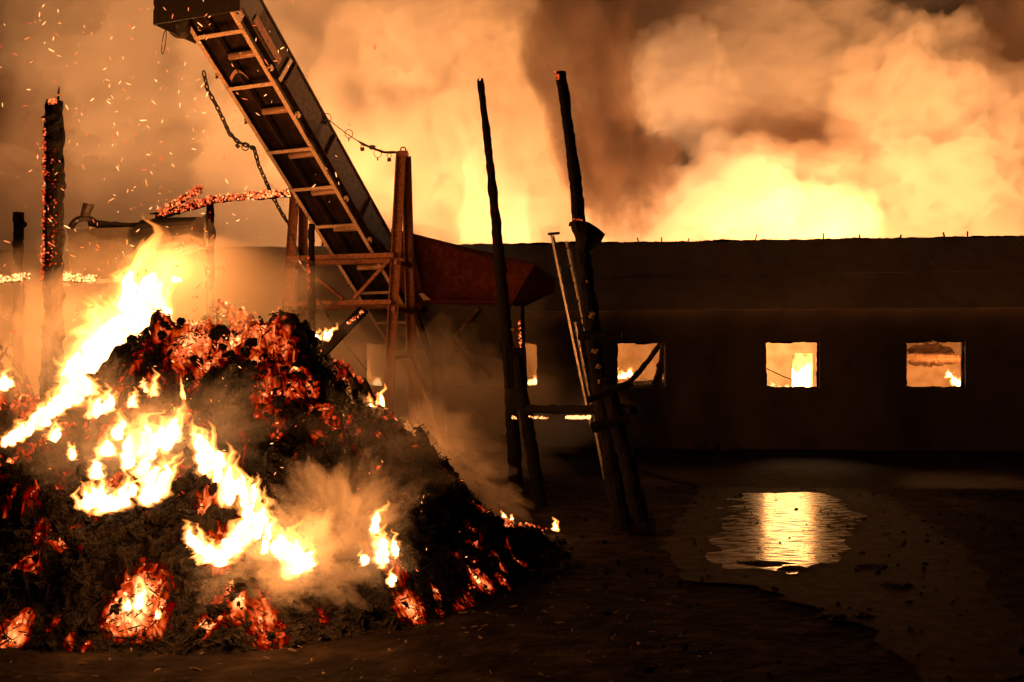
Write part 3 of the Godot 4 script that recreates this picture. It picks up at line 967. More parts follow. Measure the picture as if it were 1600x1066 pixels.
# ---------------------------------------------------------------- chains and wires
func make_chains() -> void:
	var path := [Vector3(-4.154, 5.676, -13.400), Vector3(-4.117, 5.449, -13.450), Vector3(-4.011, 5.246, -13.500), Vector3(-3.936, 5.055, -13.600), Vector3(-3.894, 4.921, -13.700), Vector3(-3.798, 4.821, -13.800), Vector3(-3.683, 4.791, -13.900), Vector3(-3.628, 4.778, -14.000), Vector3(-3.591, 4.565, -14.100), Vector3(-3.559, 4.423, -14.300), Vector3(-3.506, 4.230, -14.500), Vector3(-3.432, 4.030, -14.700), Vector3(-3.350, 3.875, -14.800)]
	var o := thing("chain", "sooty chain hanging in a bent line beneath the conveyor edge", "chain", path[0])
	var k := 0
	for i in path.size() - 1:
		var n := int(path[i].distance_to(path[i + 1]) / 0.085) + 1
		for j in n:
			var p: Vector3 = path[i].lerp(path[i + 1], (j + 0.5) / n)
			var d: Vector3 = (path[i + 1] - path[i]).normalized()
			var x := d.cross(Vector3(0, 0, 1)).normalized().rotated(d, (k % 2) * PI / 2 + 0.4)
			ring(p, 0.026, 0.011 + 0.006 * absf(fn.get_noise_1d(k * 70.0)), Basis(x, d, x.cross(d)), 2.0, 10)
			part("chain_link", M.darksteel, o)
			k += 1
	for q in [[Vector3(-3.807, 4.768, -13.800), 0.05]]:
		box(q[0], Vector3.ONE * q[1], Basis.from_euler(Vector3(0.4, 0.5, 0.7)))
		part("padlock", M.darksteel, o)
	ring(Vector3(-3.728, 4.773, -13.900), 0.045, 0.008, Basis.from_euler(Vector3(0.3, 0.3, 0)))
	part("shackle", M.darksteel, o)
	# the thin wire that goes on from the chain down behind the tower
	var pts := []
	var rs := []
	for i in 25:
		var v := i / 24.0
		pts.append(Vector3(-3.350, 3.875, -14.800).lerp(Vector3(-2.302, 1.671, -15.700), v) + Vector3(-0.10 * sin(v * PI), -0.10 * sin(v * PI), 0))
		rs.append(0.011 + (0.007 if i % 6 == 2 else 0.0))
	tube(pts, rs, 6)
	tag(part("hanging_wire", M.darksteel), "thin dark wire running from the sooty chain down past the trestle", "wire")
	# the wire with rings from the conveyor to the top of the tower
	var w := thing("ring_wire", "sagging thin wire with hanging rings tied to the trestle top", "wire", Vector3(-1.744, 5.039, -15.500))
	pts = []
	rs = []
	var a := Vector3(-3.178, 5.773, -14.200)
	var b := Vector3(-1.734, 5.059, -15.500)
	var stops := [a, Vector3(-2.891, 5.488, -14.500), Vector3(-2.723, 5.372, -14.700), Vector3(-2.491, 5.212, -14.900), Vector3(-2.282, 5.106, -15.100), Vector3(-2.150, 5.060, -15.200), Vector3(-1.974, 5.025, -15.350), b]
	for i in stops.size() - 1:
		for j in 4:
			pts.append(stops[i].lerp(stops[i + 1], j / 4.0))
			rs.append(0.008 if i < 4 else 0.016 + 0.010 * absf(fn.get_noise_1d(i * 90.0 + j * 40.0)))
	pts.append(b)
	rs.append(0.015)
	tube(pts, rs, 6)
	part("strand", M.darksteel, w)
	for q in [[Vector3(-2.732, 5.391, -14.700), 0.062], [Vector3(-2.443, 5.203, -14.900), 0.062], [Vector3(-2.066, 4.995, -15.300), 0.06], [Vector3(-1.901, 4.987, -15.400), 0.035], [Vector3(-2.272, 5.057, -15.100), 0.022]]:
		ring(q[0], q[1], 0.006, Basis.from_euler(Vector3(0.1, 0.5, 0)), 1.0, 18)
		var r := part("hanging_ring", M.darksteel, w)
		box(q[0] - Vector3(0, q[1] + 0.025, 0), Vector3(0.018, 0.045, 0.018))
		part("pin", M.darksteel, r)
	for q in [Vector3(-2.272, 5.018, -15.100), Vector3(-1.901, 4.918, -15.400)]:
		box(q, Vector3(0.06, 0.05, 0.02))
		part("padlock", M.darksteel, w)
	lump(Vector3(-2.141, 5.070, -15.200), Vector3(0.06, 0.035, 0.03), 0.4)
	part("knot", M.darksteel, w)

# ---------------------------------------------------------------- hopper
func make_hopper() -> void:
	var o := thing("hopper", "red brown sheet steel receiving hopper with flared sides beside the trestle", "hopper", Vector3(-0.720, -0.046, -16.000))
	# front panel, hollowed between rim and lip
	var g := []
	var t0 := Vector3(-1.636, 3.860, -15.900)
	var t1 := Vector3(0.361, 3.336, -15.600)
	var m0 := Vector3(-0.587, 3.575, -15.750)
	var l0 := Vector3(-1.399, 2.763, -16.000)
	var l1 := Vector3(0.000, 2.735, -15.900)
	for i in 15:
		var u := i / 14.0
		var top := t0.lerp(m0, u / 0.55) if u < 0.55 else m0.lerp(t1, (u - 0.55) / 0.45)
		var row := []
		for j in 9:
			var v := j / 8.0
			row.append(top.lerp(l0.lerp(l1, u), v) + Vector3(0, 0, -0.42 * sin(v * PI) * (0.4 + 0.6 * sin(u * PI))))
		g.append(row)
	sheet(g, 0.006)
	part("front_panel", M.sheetred, o, true)
	beam(l0, l1, 0.03, 0.09, Vector3(0, 0.5, 1))
	part("lip", M.sheetred, o)
	sheet([[l0 + Vector3(-0.1, 0.13, 0.02), l0], [l0 + Vector3(-0.02, 0.14, 0.05), l0 + Vector3(0.09, 0.03, 0.05)]], 0.01)
	part("bent_corner", M.paint, o)
	sheet([[t1, l1], [Vector3(0.713, 3.162, -16.300), Vector3(0.700, 2.969, -16.500)]], 0.008)
	part("side_panel", M.sheetred, o)
	sheet([[l1, Vector3(0.700, 2.969, -16.500)], [l1 + Vector3(0.02, -0.02, -0.3), Vector3(0.190, 2.718, -16.400)]], 0.008)
	part("side_fold", M.sheetred, o)
	sheet([[Vector3(-1.971, 3.990, -16.300), Vector3(-1.636, 3.860, -15.900)], [Vector3(-2.071, 3.361, -16.600), Vector3(-1.667, 2.798, -16.200)]], 0.008)
	part("side_panel", M.sheetred, o)
	sheet([[Vector3(-1.638, 3.863, -15.920), l0 + Vector3(0, 0, -0.02)], [Vector3(-1.739, 3.878, -16.100), Vector3(-1.730, 2.286, -16.400)]], 0.008)
	part("side_panel", M.sheetred, o)
	# chute and braces below
	sheet([[Vector3(-1.367, 2.708, -16.100), Vector3(-0.082, 2.701, -16.000)], [Vector3(-0.934, 2.024, -16.500), Vector3(-0.255, 1.865, -16.500)]], 0.01)
	part("chute_front", M.darksteel, o)
	sheet([[Vector3(-0.082, 2.701, -16.000), Vector3(0.149, 2.735, -16.500)], [Vector3(-0.255, 1.865, -16.500), Vector3(0.000, 1.763, -16.900)]], 0.01)
	part("chute_side", M.darksteel, o)
	for q in [[Vector3(-1.554, 2.653, -15.900), Vector3(-1.010, 1.045, -15.700), 0.12], [Vector3(-1.384, 2.638, -16.300), Vector3(-0.677, 1.756, -16.200), 0.14], [Vector3(-0.535, 2.660, -16.000), Vector3(-0.911, 2.232, -16.100), 0.06], [Vector3(-0.958, 2.235, -16.200), Vector3(-0.333, 1.548, -16.200), 0.14]]:
		beam(q[0], q[1], q[2], 0.06)
		part("brace", M.steel, o)
	for q in [[Vector3(0.042, 2.715, -16.200), Vector3(0.063, 0, -16.2)], [Vector3(-1.282, 2.741, -16.900), Vector3(-1.217, 0, -16.9)], [Vector3(0.111, 2.784, -17.200), Vector3(0.177, 0, -17.2)]]:
		beam(q[1], q[0], 0.2, 0.2)
		part("leg", M.darksteel, o)
	# feed trough under the chute
	sheet([[Vector3(-1.118, 1.448, -15.800), Vector3(-0.082, 1.344, -15.900)], [Vector3(-1.010, 0.540, -15.700), Vector3(-0.121, 0.439, -15.700)]], 0.02)
	part("trough_front", M.darksteel, o)
	sheet([[Vector3(-1.118, 1.448, -15.800), Vector3(-0.082, 1.344, -15.900)], [Vector3(-1.138, 1.482, -16.700), Vector3(-0.108, 1.373, -16.800)]], 0.02)
	part("trough_cover", M.steel, o)

# ---------------------------------------------------------------- burnt posts
func knots(list: Array, parent: Node, m: Material) -> void:
	for q in list:
		lump(q[0] + Vector3(0, 0, -0.02), Vector3(q[1] * 0.85, q[1] * 0.7, 0.05), 0.8, 5, 7)
		part("peg_end", m, parent)

func ember_line(a: Vector3, b: Vector3, n: int, spread: float, heat: float, parent: Node, size := 1.0) -> void:
	var where := []
	var tint := []
	for k in n:
		var v := rng.randf()
		var gap := fn2.get_noise_1d(v * 260.0 + a.x * 77.0) + 0.25
		if gap < 0.0: continue
		var p := a.lerp(b, v) + Vector3(rng.randf_range(-1, 1), rng.randf_range(-1, 1), rng.randf_range(-0.2, 1)) * spread
		var q := rng.randf_range(0.004, 0.011) * size
		where.append(turned(p, Vector3(q, q, q * 1.6)))
		tint.append(ember_colour(heat + gap * 0.3 + rng.randf_range(-0.3, 0.2)))
	if where: many("glowing_embers", nugget(31), M.ember, where, tint, parent)

func make_posts() -> void:
	var a := thing("burnt_post", "slender charred post with thin tip standing before the hopper", "post", Vector3(0.065, 0, -12.6))
	var p0 := Vector3(0.065, -0.1, -12.6)
	var p1 := Vector3(-0.041, 1.804, -12.700)
	var p2 := Vector3(-0.206, 3.534, -12.800)
	log_between(p0, p1, 0.095, 0.082, 0.0, 0.16)
	part("butt", M.charwood, a)
	log_between(p1, p2, 0.082, 0.066, 0.0, 0.2)
	part("shaft", M.charwood, a)
	log_between(p2, Vector3(-0.418, 5.454, -13.000), 0.066, 0.04, 0.01, 0.22)
	part("tip", M.charwood, a)
	knots([[Vector3(0.024, 2.168, -12.620), 0.045], [Vector3(0.024, 1.925, -12.620), 0.03]], a, M.chip)
	ember_line(Vector3(0.089, 2.291, -12.650), Vector3(0.114, 1.925, -12.650), 60, 0.016, 0.45, a)
	ember_line(Vector3(-0.433, 5.439, -12.950), Vector3(-0.408, 5.456, -12.950), 14, 0.012, 0.5, a)
	var s := thing("burnt_strut", "charred strut propped against the slender burnt post", "post", Vector3(0.356, 0, -12.3))
	log_between(Vector3(0.372, -0.1, -12.2), Vector3(0.048, 1.800, -12.450), 0.085, 0.075, 0.0, 0.16)
	part("shaft", M.charwood, s)
	box(Vector3(0.048, 1.680, -12.450), Vector3(0.26, 0.5, 0.1), Basis.from_euler(Vector3(0, 0.2, 0.05)))
	part("cleat", M.charwood, s)
	var b := thing("burnt_post", "thick charred post with notched pegs and a scorched hood near its middle", "post", Vector3(1.179, 0, -10.3))
	var q0 := Vector3(1.166, -0.1, -10.3)
	var q1 := Vector3(0.876, 1.767, -10.400)
	var q2 := Vector3(0.716, 3.187, -10.500)
	log_between(q0, q1, 0.112, 0.09, 0.0, 0.16)
	part("butt", M.charwood, b)
	log_between(q1, q2, 0.09, 0.072, 0.0, 0.2)
	part("shaft", M.charwood, b)
	log_between(q2, Vector3(0.523, 4.841, -10.700), 0.072, 0.055, 0.01, 0.22)
	part("tip", M.charwood, b)
	knots([[Vector3(0.828, 2.209, -10.300), 0.05], [Vector3(0.867, 1.838, -10.290), 0.042], [Vector3(0.892, 1.679, -10.280), 0.036], [Vector3(0.911, 1.521, -10.270), 0.036], [Vector3(0.785, 2.565, -10.350), 0.024]], b, M.chip)
	ember_line(Vector3(0.464, 4.817, -10.620), Vector3(0.492, 4.762, -10.620), 26, 0.012, 0.35, b)
	ember_line(Vector3(0.655, 3.225, -10.400), Vector3(0.736, 3.198, -10.400), 26, 0.014, 0.3, b)
	# the hood: a scorched hanging of tarred felt round the post
	var g := []
	var front := [[890, 347, 10.35], [900, 344, 10.25], [920, 347, 10.2], [934, 356, 10.25], [946, 366, 10.4]]
	var low := [[893, 360, 10.35], [902, 376, 10.22], [912, 396, 10.15], [926, 390, 10.2], [938, 380, 10.35]]
	for i in 5:
		var hi := Vector3((front[i][0] - 800) / 1555.0 * front[i][2], 1.6 + (585 - front[i][1]) / 1555.0 * front[i][2], -front[i][2])
		var lo := Vector3((low[i][0] - 800) / 1555.0 * low[i][2], 1.6 + (585 - low[i][1]) / 1555.0 * low[i][2], -low[i][2])
		g.append([hi + Vector3(0, 0, -0.2), hi, hi.lerp(lo, 0.5) + Vector3(0, 0, 0.03), lo])
	sheet(g, 0.02)
	part("scorched_hood", M.charwood, b)
	var t := thing("burnt_strut", "charred strut propped against the thick notched post", "post", Vector3(1.318, 0, -10.0))
	log_between(Vector3(1.351, -0.1, -10.0), Vector3(0.985, 1.567, -10.350), 0.095, 0.075, 0.0, 0.16)
	part("shaft", M.charwood, t)
	log_between(Vector3(1.181, 0.06, -10.05), Vector3(1.442, 0.05, -10.0), 0.10, 0.10, 0.0)
	part("foot_block", M.charwood, t)
	# rails between the posts
	log_between(Vector3(0.206, 1.165, -12.300), Vector3(1.240, 1.234, -10.150), 0.05, 0.055, 0.0, 0.3)
	var r := part("burnt_rail", M.charwood)
	tag(r, "charred rail joining both burnt posts with embers along its underside", "rail")
	ember_line(Vector3(0.221, 1.072, -12.250), Vector3(0.429, 1.080, -11.900), 40, 0.012, 0.8, r)
	ember_line(Vector3(0.630, 1.109, -11.400), Vector3(0.863, 1.126, -11.000), 170, 0.013, 1.0, r, 1.25)
	ember_line(Vector3(0.000, 1.064, -12.450), Vector3(0.048, 1.056, -12.450), 20, 0.012, 0.8, r)
	log_between(Vector3(0.686, 2.002, -10.250), Vector3(1.123, 1.998, -10.150), 0.04, 0.046, 0.0, 0.3)
	tag(part("burnt_cleat", M.charwood), "short charred crosspiece high on the thick notched post", "rail")
	log_between(Vector3(0.766, 1.340, -10.100), Vector3(1.221, 1.516, -10.100), 0.036, 0.044, 0.0, 0.3)
	tag(part("burnt_cleat", M.charwood), "short slanting charred crosspiece just above the burnt rail", "rail")
	log_between(Vector3(0.801, 1.064, -10.050), Vector3(1.189, 1.148, -10.050), 0.05, 0.044, 0.0, 0.3)
	tag(part("burnt_cleat", M.charwood), "stubby charred block just below the burnt rail end", "rail")

# ---------------------------------------------------------------- ladder
func make_ladder() -> void:
	var o := thing("ladder", "tall aluminium extension ladder leaning upright behind the burnt posts", "ladder", Vector3(1.388, 0, -15.2))
	# two sections, each of two rails set one behind the other as seen from the yard
	var fb := Vector3(1.408, 0.02, -15.0)
	var ft := Vector3(0.758, 3.683, -15.500)
	var wide := Vector3(0.27, 0.0, -0.28)
	var rail := func(a: Vector3, b: Vector3) -> void:
		channel(a, b, 0.085, 0.035, Vector3(1, 0, 0.5))
		part("ladder_rail", M.alu, o)
	rail.call(fb, ft.lerp(fb, 0.35))
	rail.call(fb + wide, ft.lerp(fb, 0.35) + wide)
	var up := Vector3(-0.06, 0, 0.05)
	var sb := fb.lerp(ft, 0.22) + up
	var top := Vector3(0.626, 3.756, -15.450)
	rail.call(sb, top)
	rail.call(sb + wide * 0.9, top + wide * 0.9 + Vector3(0, -0.06, 0))
	for k in 13:
		var v := 0.06 + k * 0.068
		if v < 0.65:
			var p := fb.lerp(ft, v)
			tube([p, p + wide], [0.016, 0.016], 7)
			part("rung", M.alu, o)
		if v > 0.2:
			var p := sb.lerp(top, (v - 0.2) / 0.72)
			tube([p, p + wide * 0.9], [0.016, 0.016], 7)
			part("rung", M.alu, o)
	beam(top + Vector3(-0.06, 0.02, 0.02), top + Vector3(0.11, 0.05, -0.1), 0.04, 0.04)
	part("top_hook", M.darksteel, o)
	for k in 7:
		var p := fb.lerp(ft, 0.1 + k * 0.09) + Vector3(0, 0, 0.03)
		tube([p, p + Vector3(-0.004, 0, 0.016)], [0.014, 0.014], 6)
		part("rivet", M.darksteel, o)

# ---------------------------------------------------------------- wreck behind the mound
func make_left_wreck() -> void:
	var o := thing("burning_post", "stout charred post with glowing edges standing in showering sparks", "post", Vector3(-4.482, 0, -9.6))
	var p0 := Vector3(-4.482, 0.3, -9.6)
	var p1 := Vector3(-4.414, 4.236, -9.600)
	log_between(p0, p1, 0.10, 0.088, 0.02, 0.3)
	part("shaft", M.charwood, o)
	log_between(Vector3(-4.360, 4.222, -9.550), Vector3(-4.348, 4.358, -9.550), 0.016, 0.004, 0.0)
	part("splinter", M.charwood, o)
	log_between(Vector3(-4.411, 4.074, -9.500), Vector3(-4.496, 4.050, -9.500), 0.022, 0.006, 0.0)
	part("splinter", M.charwood, o)
	ember_line(Vector3(-4.469, 4.079, -9.520), Vector3(-4.494, 2.488, -9.520), 300, 0.014, 0.35, o, 0.9)
	ember_line(Vector3(-4.350, 4.209, -9.500), Vector3(-4.411, 4.196, -9.500), 60, 0.02, 0.5, o, 0.9)
	ember_line(Vector3(-4.399, 3.769, -9.500), Vector3(-4.386, 2.608, -9.500), 110, 0.05, 0.25, o, 0.9)
	var b := thing("burnt_stump", "short hazy burnt post stub standing beside the stout charred post", "post", Vector3(-6.950, 0, -14.0))
	log_between(Vector3(-6.950, 0, -14.0), Vector3(-6.950, 3.878, -14.000), 0.08, 0.07, 0.0, 0.3)
	part("shaft", M.charwood, b)
	log_between(Vector3(-6.950, 3.788, -14.000), Vector3(-6.811, 3.683, -13.900), 0.05, 0.04, 0.0)
	part("knob", M.charwood, b)
	# scorched machine with its spout
	var m := thing("burnt_machine", "hazy burnt farm machine with wide tapering metal spout behind the flames", "machine", Vector3(-5.016, 0, -13.0))
	tube([Vector3(-4.662, 3.317, -12.900), Vector3(-3.813, 3.356, -12.300)], [0.31, 0.19], 22)
	var sp := part("spout", M.darksteel, m, false)
	ring(Vector3(-3.791, 3.361, -12.280), 0.185, 0.025, Basis.from_euler(Vector3(0, -1.2, 0)), 1.0, 22)
	part("spout_rim", M.darksteel, sp)
	beam(Vector3(-4.606, 3.642, -12.700), Vector3(-4.643, 2.958, -12.800), 0.10, 0.10)
	part("spout_flange", M.darksteel, m)
	box(Vector3(-5.225, 3.147, -13.000), Vector3(0.95, 0.65, 0.6), Basis.from_euler(Vector3(0, 0.3, 0.08)))
	part("housing", M.darksteel, m)
	ring(Vector3(-5.576, 3.464, -13.000), 0.17, 0.045, Basis.from_euler(Vector3(0.2, 0.4, 0)), 1.0, 22)
	part("hand_wheel", M.darksteel, m)
	log_between(Vector3(-5.585, 3.606, -13.000), Vector3(-5.534, 3.832, -13.000), 0.06, 0.06, 0.0)
	part("lever", M.darksteel, m)
	log_between(Vector3(-5.518, 3.581, -13.000), Vector3(-4.712, 3.533, -12.900), 0.05, 0.04, 0.02)
	part("pipe", M.darksteel, m)
	box(Vector3(-5.100, 0.9, -13.3), Vector3(1.4, 1.8, 0.8), Basis.from_euler(Vector3(0, 0.2, 0)))
	part("chassis", M.darksteel, m)
	# glowing roof beams
	var r := thing("glowing_rafter", "long glowing rafter running from the machine to the conveyor edge", "beam", Vector3(-4.051, 4.076, -14.000))
	log_between(Vector3(-4.860, 3.711, -13.400), Vector3(-4.097, 4.005, -13.700), 0.055, 0.055, 0.0, 0.35)
	part("shaft", M.charwood, r)
	log_between(Vector3(-4.097, 4.005, -13.700), Vector3(-3.155, 4.166, -14.100), 0.05, 0.05, 0.0, 0.35)
	part("shaft", M.charwood, r)
	ember_line(Vector3(-4.740, 3.772, -13.400), Vector3(-4.067, 3.996, -13.600), 330, 0.05, 0.40, r, 1.3)
	ember_line(Vector3(-4.067, 3.996, -13.600), Vector3(-3.133, 4.157, -14.000), 420, 0.05, 0.55, r, 1.3)
	var r2 := thing("glowing_rafter", "short glowing rafter stub crossing above the long one", "beam", Vector3(-4.395, 3.970, -13.400))
	log_between(Vector3(-4.602, 3.815, -13.300), Vector3(-4.211, 4.126, -13.500), 0.045, 0.03, 0.0, 0.35)
	part("shaft", M.charwood, r2)
	ember_line(Vector3(-4.601, 3.807, -13.250), Vector3(-4.179, 4.108, -13.400), 220, 0.045, 0.42, r2, 1.3)
	var l := thing("burnt_stump", "thin burnt prop under the long glowing rafter", "post", Vector3(-4.189, 0, -13.8))
	log_between(Vector3(-4.189, 0, -13.8), Vector3(-4.189, 3.970, -13.800), 0.06, 0.05, 0.0, 0.35)
	part("shaft", M.charwood, l)
	ember_line(Vector3(-4.191, 3.850, -13.720), Vector3(-4.191, 2.879, -13.720), 110, 0.03, 0.25, l, 1.2)
	var l2 := thing("burnt_stump", "thin burnt prop half hidden behind the trestle leg", "post", Vector3(-2.920, 0, -14.6))
	log_between(Vector3(-2.920, 0, -14.6), Vector3(-2.939, 3.806, -14.600), 0.06, 0.05, 0.0, 0.35)
	part("shaft", M.charwood, l2)
	ember_line(Vector3(-2.965, 3.325, -14.500), Vector3(-2.965, 2.766, -14.500), 70, 0.02, 0.25, l2, 1.2)
	for q in [["glowing fallen beam lying flat beyond the stout charred post", Vector3(-6.482, 2.719, -12.000), Vector3(-5.900, 2.793, -12.200)], ["thin glowing fallen beam between stout charred post and tall flame", Vector3(-5.617, 2.800, -12.200), Vector3(-5.183, 2.788, -12.400)]]:
		var g := thing("glowing_beam", q[0], "beam", q[1])
		log_between(q[1], q[2], 0.06, 0.05, 0.0, 0.35)
		part("shaft", M.charwood, g)
		ember_line(q[1] + Vector3(0, 0, 0.05), q[2] + Vector3(0, 0, 0.05), 260, 0.04, 0.85, g, 1.4)
	# crooked sticks poking out of the heap
	for k in 12:
		var x := rng.randf_range(-6.6, -2.6)
		var z := -rng.randf_range(10.6, 11.8)
		var y := back_h(x, z)
		var st := thing("charred_stick", "crooked stick edged with embers poking out of the hazy debris heap" if k % 2 == 0 else "crooked dead black stick poking out of the hazy debris heap", "stick", Vector3(x, y, z), "charred sticks in the debris heap")
		var e := Vector3(x + rng.randf_range(-0.7, 0.7), y + rng.randf_range(0.25, 0.75), z + rng.randf_range(-0.2, 0.2))
		log_between(Vector3(x, y - 0.1, z), e, 0.035, 0.016, 0.08, 0.35, 7)
		part("shaft", M.charwood, st)
		if k % 2 == 0: ember_line(Vector3(x, y, z + 0.03), e + Vector3(0, 0, 0.02), 70, 0.02, 0.5, st)
	# a plank burning at its end, stuck out of the mound towards the trestle
	var pk := thing("burning_plank", "charred plank sticking up beyond the mound with flame at its foot", "plank", Vector3(-2.233, 1.780, -11.200))
	beam(Vector3(-2.207, 1.734, -11.000), Vector3(-1.820, 2.392, -12.200), 0.13, 0.04, Vector3(0, 0.3, 1))
	part("board", M.charwood, pk)
	ember_line(Vector3(-1.935, 2.207, -11.800), Vector3(-1.813, 2.381, -12.150), 50, 0.02, 0.5, pk)

# ---------------------------------------------------------------- flames
func make_flames() -> void:
	var g := "flames on the burning mound"
	fire("tall white hot flame leaping behind the mound crest", g, [
		[Vector3(-3.804, 1.454, -9.100), Vector3(-3.851, 2.285, -9.100), 0.140], [Vector3(-3.639, 1.511, -9.200), Vector3(-3.621, 2.529, -9.200), 0.189], [Vector3(-3.402, 1.659, -9.200), Vector3(-3.473, 3.020, -9.200), 0.177], [Vector3(-3.295, 1.896, -9.200), Vector3(-3.266, 2.742, -9.200), 0.118], [Vector3(-3.559, 1.660, -9.300), Vector3(-3.385, 2.706, -9.300), 0.191], [Vector3(-3.924, 1.397, -9.000), Vector3(-3.959, 2.005, -9.000), 0.104], [Vector3(-3.699, 1.629, -9.100), Vector3(-3.722, 2.361, -9.100), 0.152], [Vector3(-3.550, 1.866, -9.200), Vector3(-3.550, 2.280, -9.200), 0.213], [Vector3(-3.786, 1.748, -9.200), Vector3(-3.846, 2.103, -9.200), 0.177], [Vector3(-3.455, 1.925, -9.200), Vector3(-3.467, 2.695, -9.200), 0.166], [Vector3(-3.337, 2.044, -9.200), Vector3(-3.313, 2.813, -9.200), 0.142], [Vector3(-3.609, 1.748, -9.200), Vector3(-3.680, 2.280, -9.200), 0.201]], 2, 11.5, 0.4, true, Vector3(0, 0.6, -0.1))
	fire("low ribbon of flame running down the mound shoulder", g, [
		[Vector3(-3.529, 1.323, -7.840), Vector3(-3.469, 1.625, -7.840), 0.066], [Vector3(-3.646, 1.248, -7.820), Vector3(-3.560, 1.499, -7.820), 0.060], [Vector3(-3.752, 1.165, -7.780), Vector3(-3.642, 1.400, -7.780), 0.050], [Vector3(-3.853, 1.078, -7.730), Vector3(-3.748, 1.277, -7.730), 0.040], [Vector3(-3.988, 1.023, -7.800), Vector3(-3.903, 1.204, -7.800), 0.035], [Vector3(-3.408, 1.422, -7.910), Vector3(-3.383, 1.676, -7.910), 0.071], [Vector3(-3.445, 1.349, -7.820), Vector3(-3.369, 1.726, -7.820), 0.070], [Vector3(-3.567, 1.274, -7.790), Vector3(-3.467, 1.600, -7.790), 0.060], [Vector3(-3.669, 1.187, -7.730), Vector3(-3.549, 1.486, -7.730), 0.055], [Vector3(-3.773, 1.110, -7.700), Vector3(-3.654, 1.367, -7.700), 0.045], [Vector3(-3.892, 1.045, -7.710), Vector3(-3.788, 1.253, -7.710), 0.040]], 2, 0.3, 0.2)
	fire("forked bright flame high on the front of the mound", g, [
		[Vector3(-2.758, 0.948, -7.090), Vector3(-2.676, 1.281, -7.090), 0.064], [Vector3(-2.647, 0.982, -7.120), Vector3(-2.537, 1.348, -7.120), 0.078], [Vector3(-2.513, 1.033, -7.170), Vector3(-2.365, 1.420, -7.170), 0.060], [Vector3(-2.572, 0.963, -7.080), Vector3(-2.632, 1.213, -7.080), 0.055], [Vector3(-2.478, 1.109, -7.270), Vector3(-2.422, 1.343, -7.270), 0.042], [Vector3(-2.604, 1.065, -7.230), Vector3(-2.501, 1.298, -7.230), 0.074], [Vector3(-2.720, 0.920, -7.050), Vector3(-2.738, 1.124, -7.050), 0.045]], 3, 1.0, 0.2)
	fire("scattered small flames on the mound shoulder below the tall flame", g, [
		[Vector3(-3.168, 1.259, -7.580), Vector3(-3.129, 1.503, -7.580), 0.049], [Vector3(-3.101, 1.306, -7.630), Vector3(-3.081, 1.526, -7.630), 0.044], [Vector3(-3.398, 1.077, -7.390), Vector3(-3.374, 1.267, -7.390), 0.043], [Vector3(-2.913, 1.105, -7.330), Vector3(-2.866, 1.341, -7.330), 0.052], [Vector3(-2.932, 1.000, -7.180), Vector3(-2.909, 1.198, -7.180), 0.051], [Vector3(-2.922, 0.858, -6.990), Vector3(-2.895, 1.061, -6.990), 0.045], [Vector3(-3.181, 0.976, -7.190), Vector3(-3.172, 1.115, -7.190), 0.032], [Vector3(-2.923, 1.330, -7.640), Vector3(-2.889, 1.497, -7.640), 0.034]], 2, 0.3, 0.15)
	fire("bright flame lick halfway down the front of the mound", g, [
		[Vector3(-2.481, 0.705, -6.720), Vector3(-2.420, 0.995, -6.720), 0.056], [Vector3(-2.427, 0.769, -6.800), Vector3(-2.283, 1.080, -6.800), 0.052], [Vector3(-2.534, 0.825, -6.890), Vector3(-2.402, 1.024, -6.890), 0.049], [Vector3(-2.603, 0.882, -6.980), Vector3(-2.532, 1.084, -6.980), 0.054], [Vector3(-2.448, 0.732, -6.750), Vector3(-2.379, 0.905, -6.750), 0.056]], 2, 0.25, 0.15)
	fire("broad low flame at the dark hollow of the mound front", g, [
		[Vector3(-2.865, 0.678, -6.730), Vector3(-2.882, 0.877, -6.730), 0.048], [Vector3(-2.753, 0.662, -6.690), Vector3(-2.719, 0.942, -6.690), 0.056], [Vector3(-2.636, 0.692, -6.720), Vector3(-2.580, 0.960, -6.720), 0.048], [Vector3(-2.693, 0.674, -6.700), Vector3(-2.671, 0.846, -6.700), 0.052], [Vector3(-2.817, 0.690, -6.740), Vector3(-2.817, 0.906, -6.740), 0.052], [Vector3(-2.602, 0.756, -6.800), Vector3(-2.571, 0.913, -6.800), 0.039]], 2, 0.3, 0.15)
	fire("long leaning flame climbing the middle of the mound", g, [
		[Vector3(-2.127, 0.888, -6.920), Vector3(-2.207, 1.284, -6.920), 0.053], [Vector3(-2.003, 0.813, -6.800), Vector3(-2.082, 1.263, -6.800), 0.044], [Vector3(-1.890, 0.702, -6.650), Vector3(-1.899, 1.134, -6.650), 0.051], [Vector3(-1.774, 0.683, -6.630), Vector3(-1.825, 1.059, -6.630), 0.043], [Vector3(-2.134, 0.987, -7.060), Vector3(-2.197, 1.223, -7.060), 0.041], [Vector3(-1.742, 0.718, -6.690), Vector3(-1.730, 0.933, -6.690), 0.034], [Vector3(-2.243, 1.068, -7.190), Vector3(-2.293, 1.244, -7.190), 0.046], [Vector3(-2.037, 0.929, -6.960), Vector3(-2.081, 1.130, -6.960), 0.049], [Vector3(-1.867, 0.775, -6.750), Vector3(-1.884, 0.949, -6.750), 0.052], [Vector3(-1.711, 0.594, -6.520), Vector3(-1.711, 0.824, -6.520), 0.050]], 2, 0.4, 0.2)
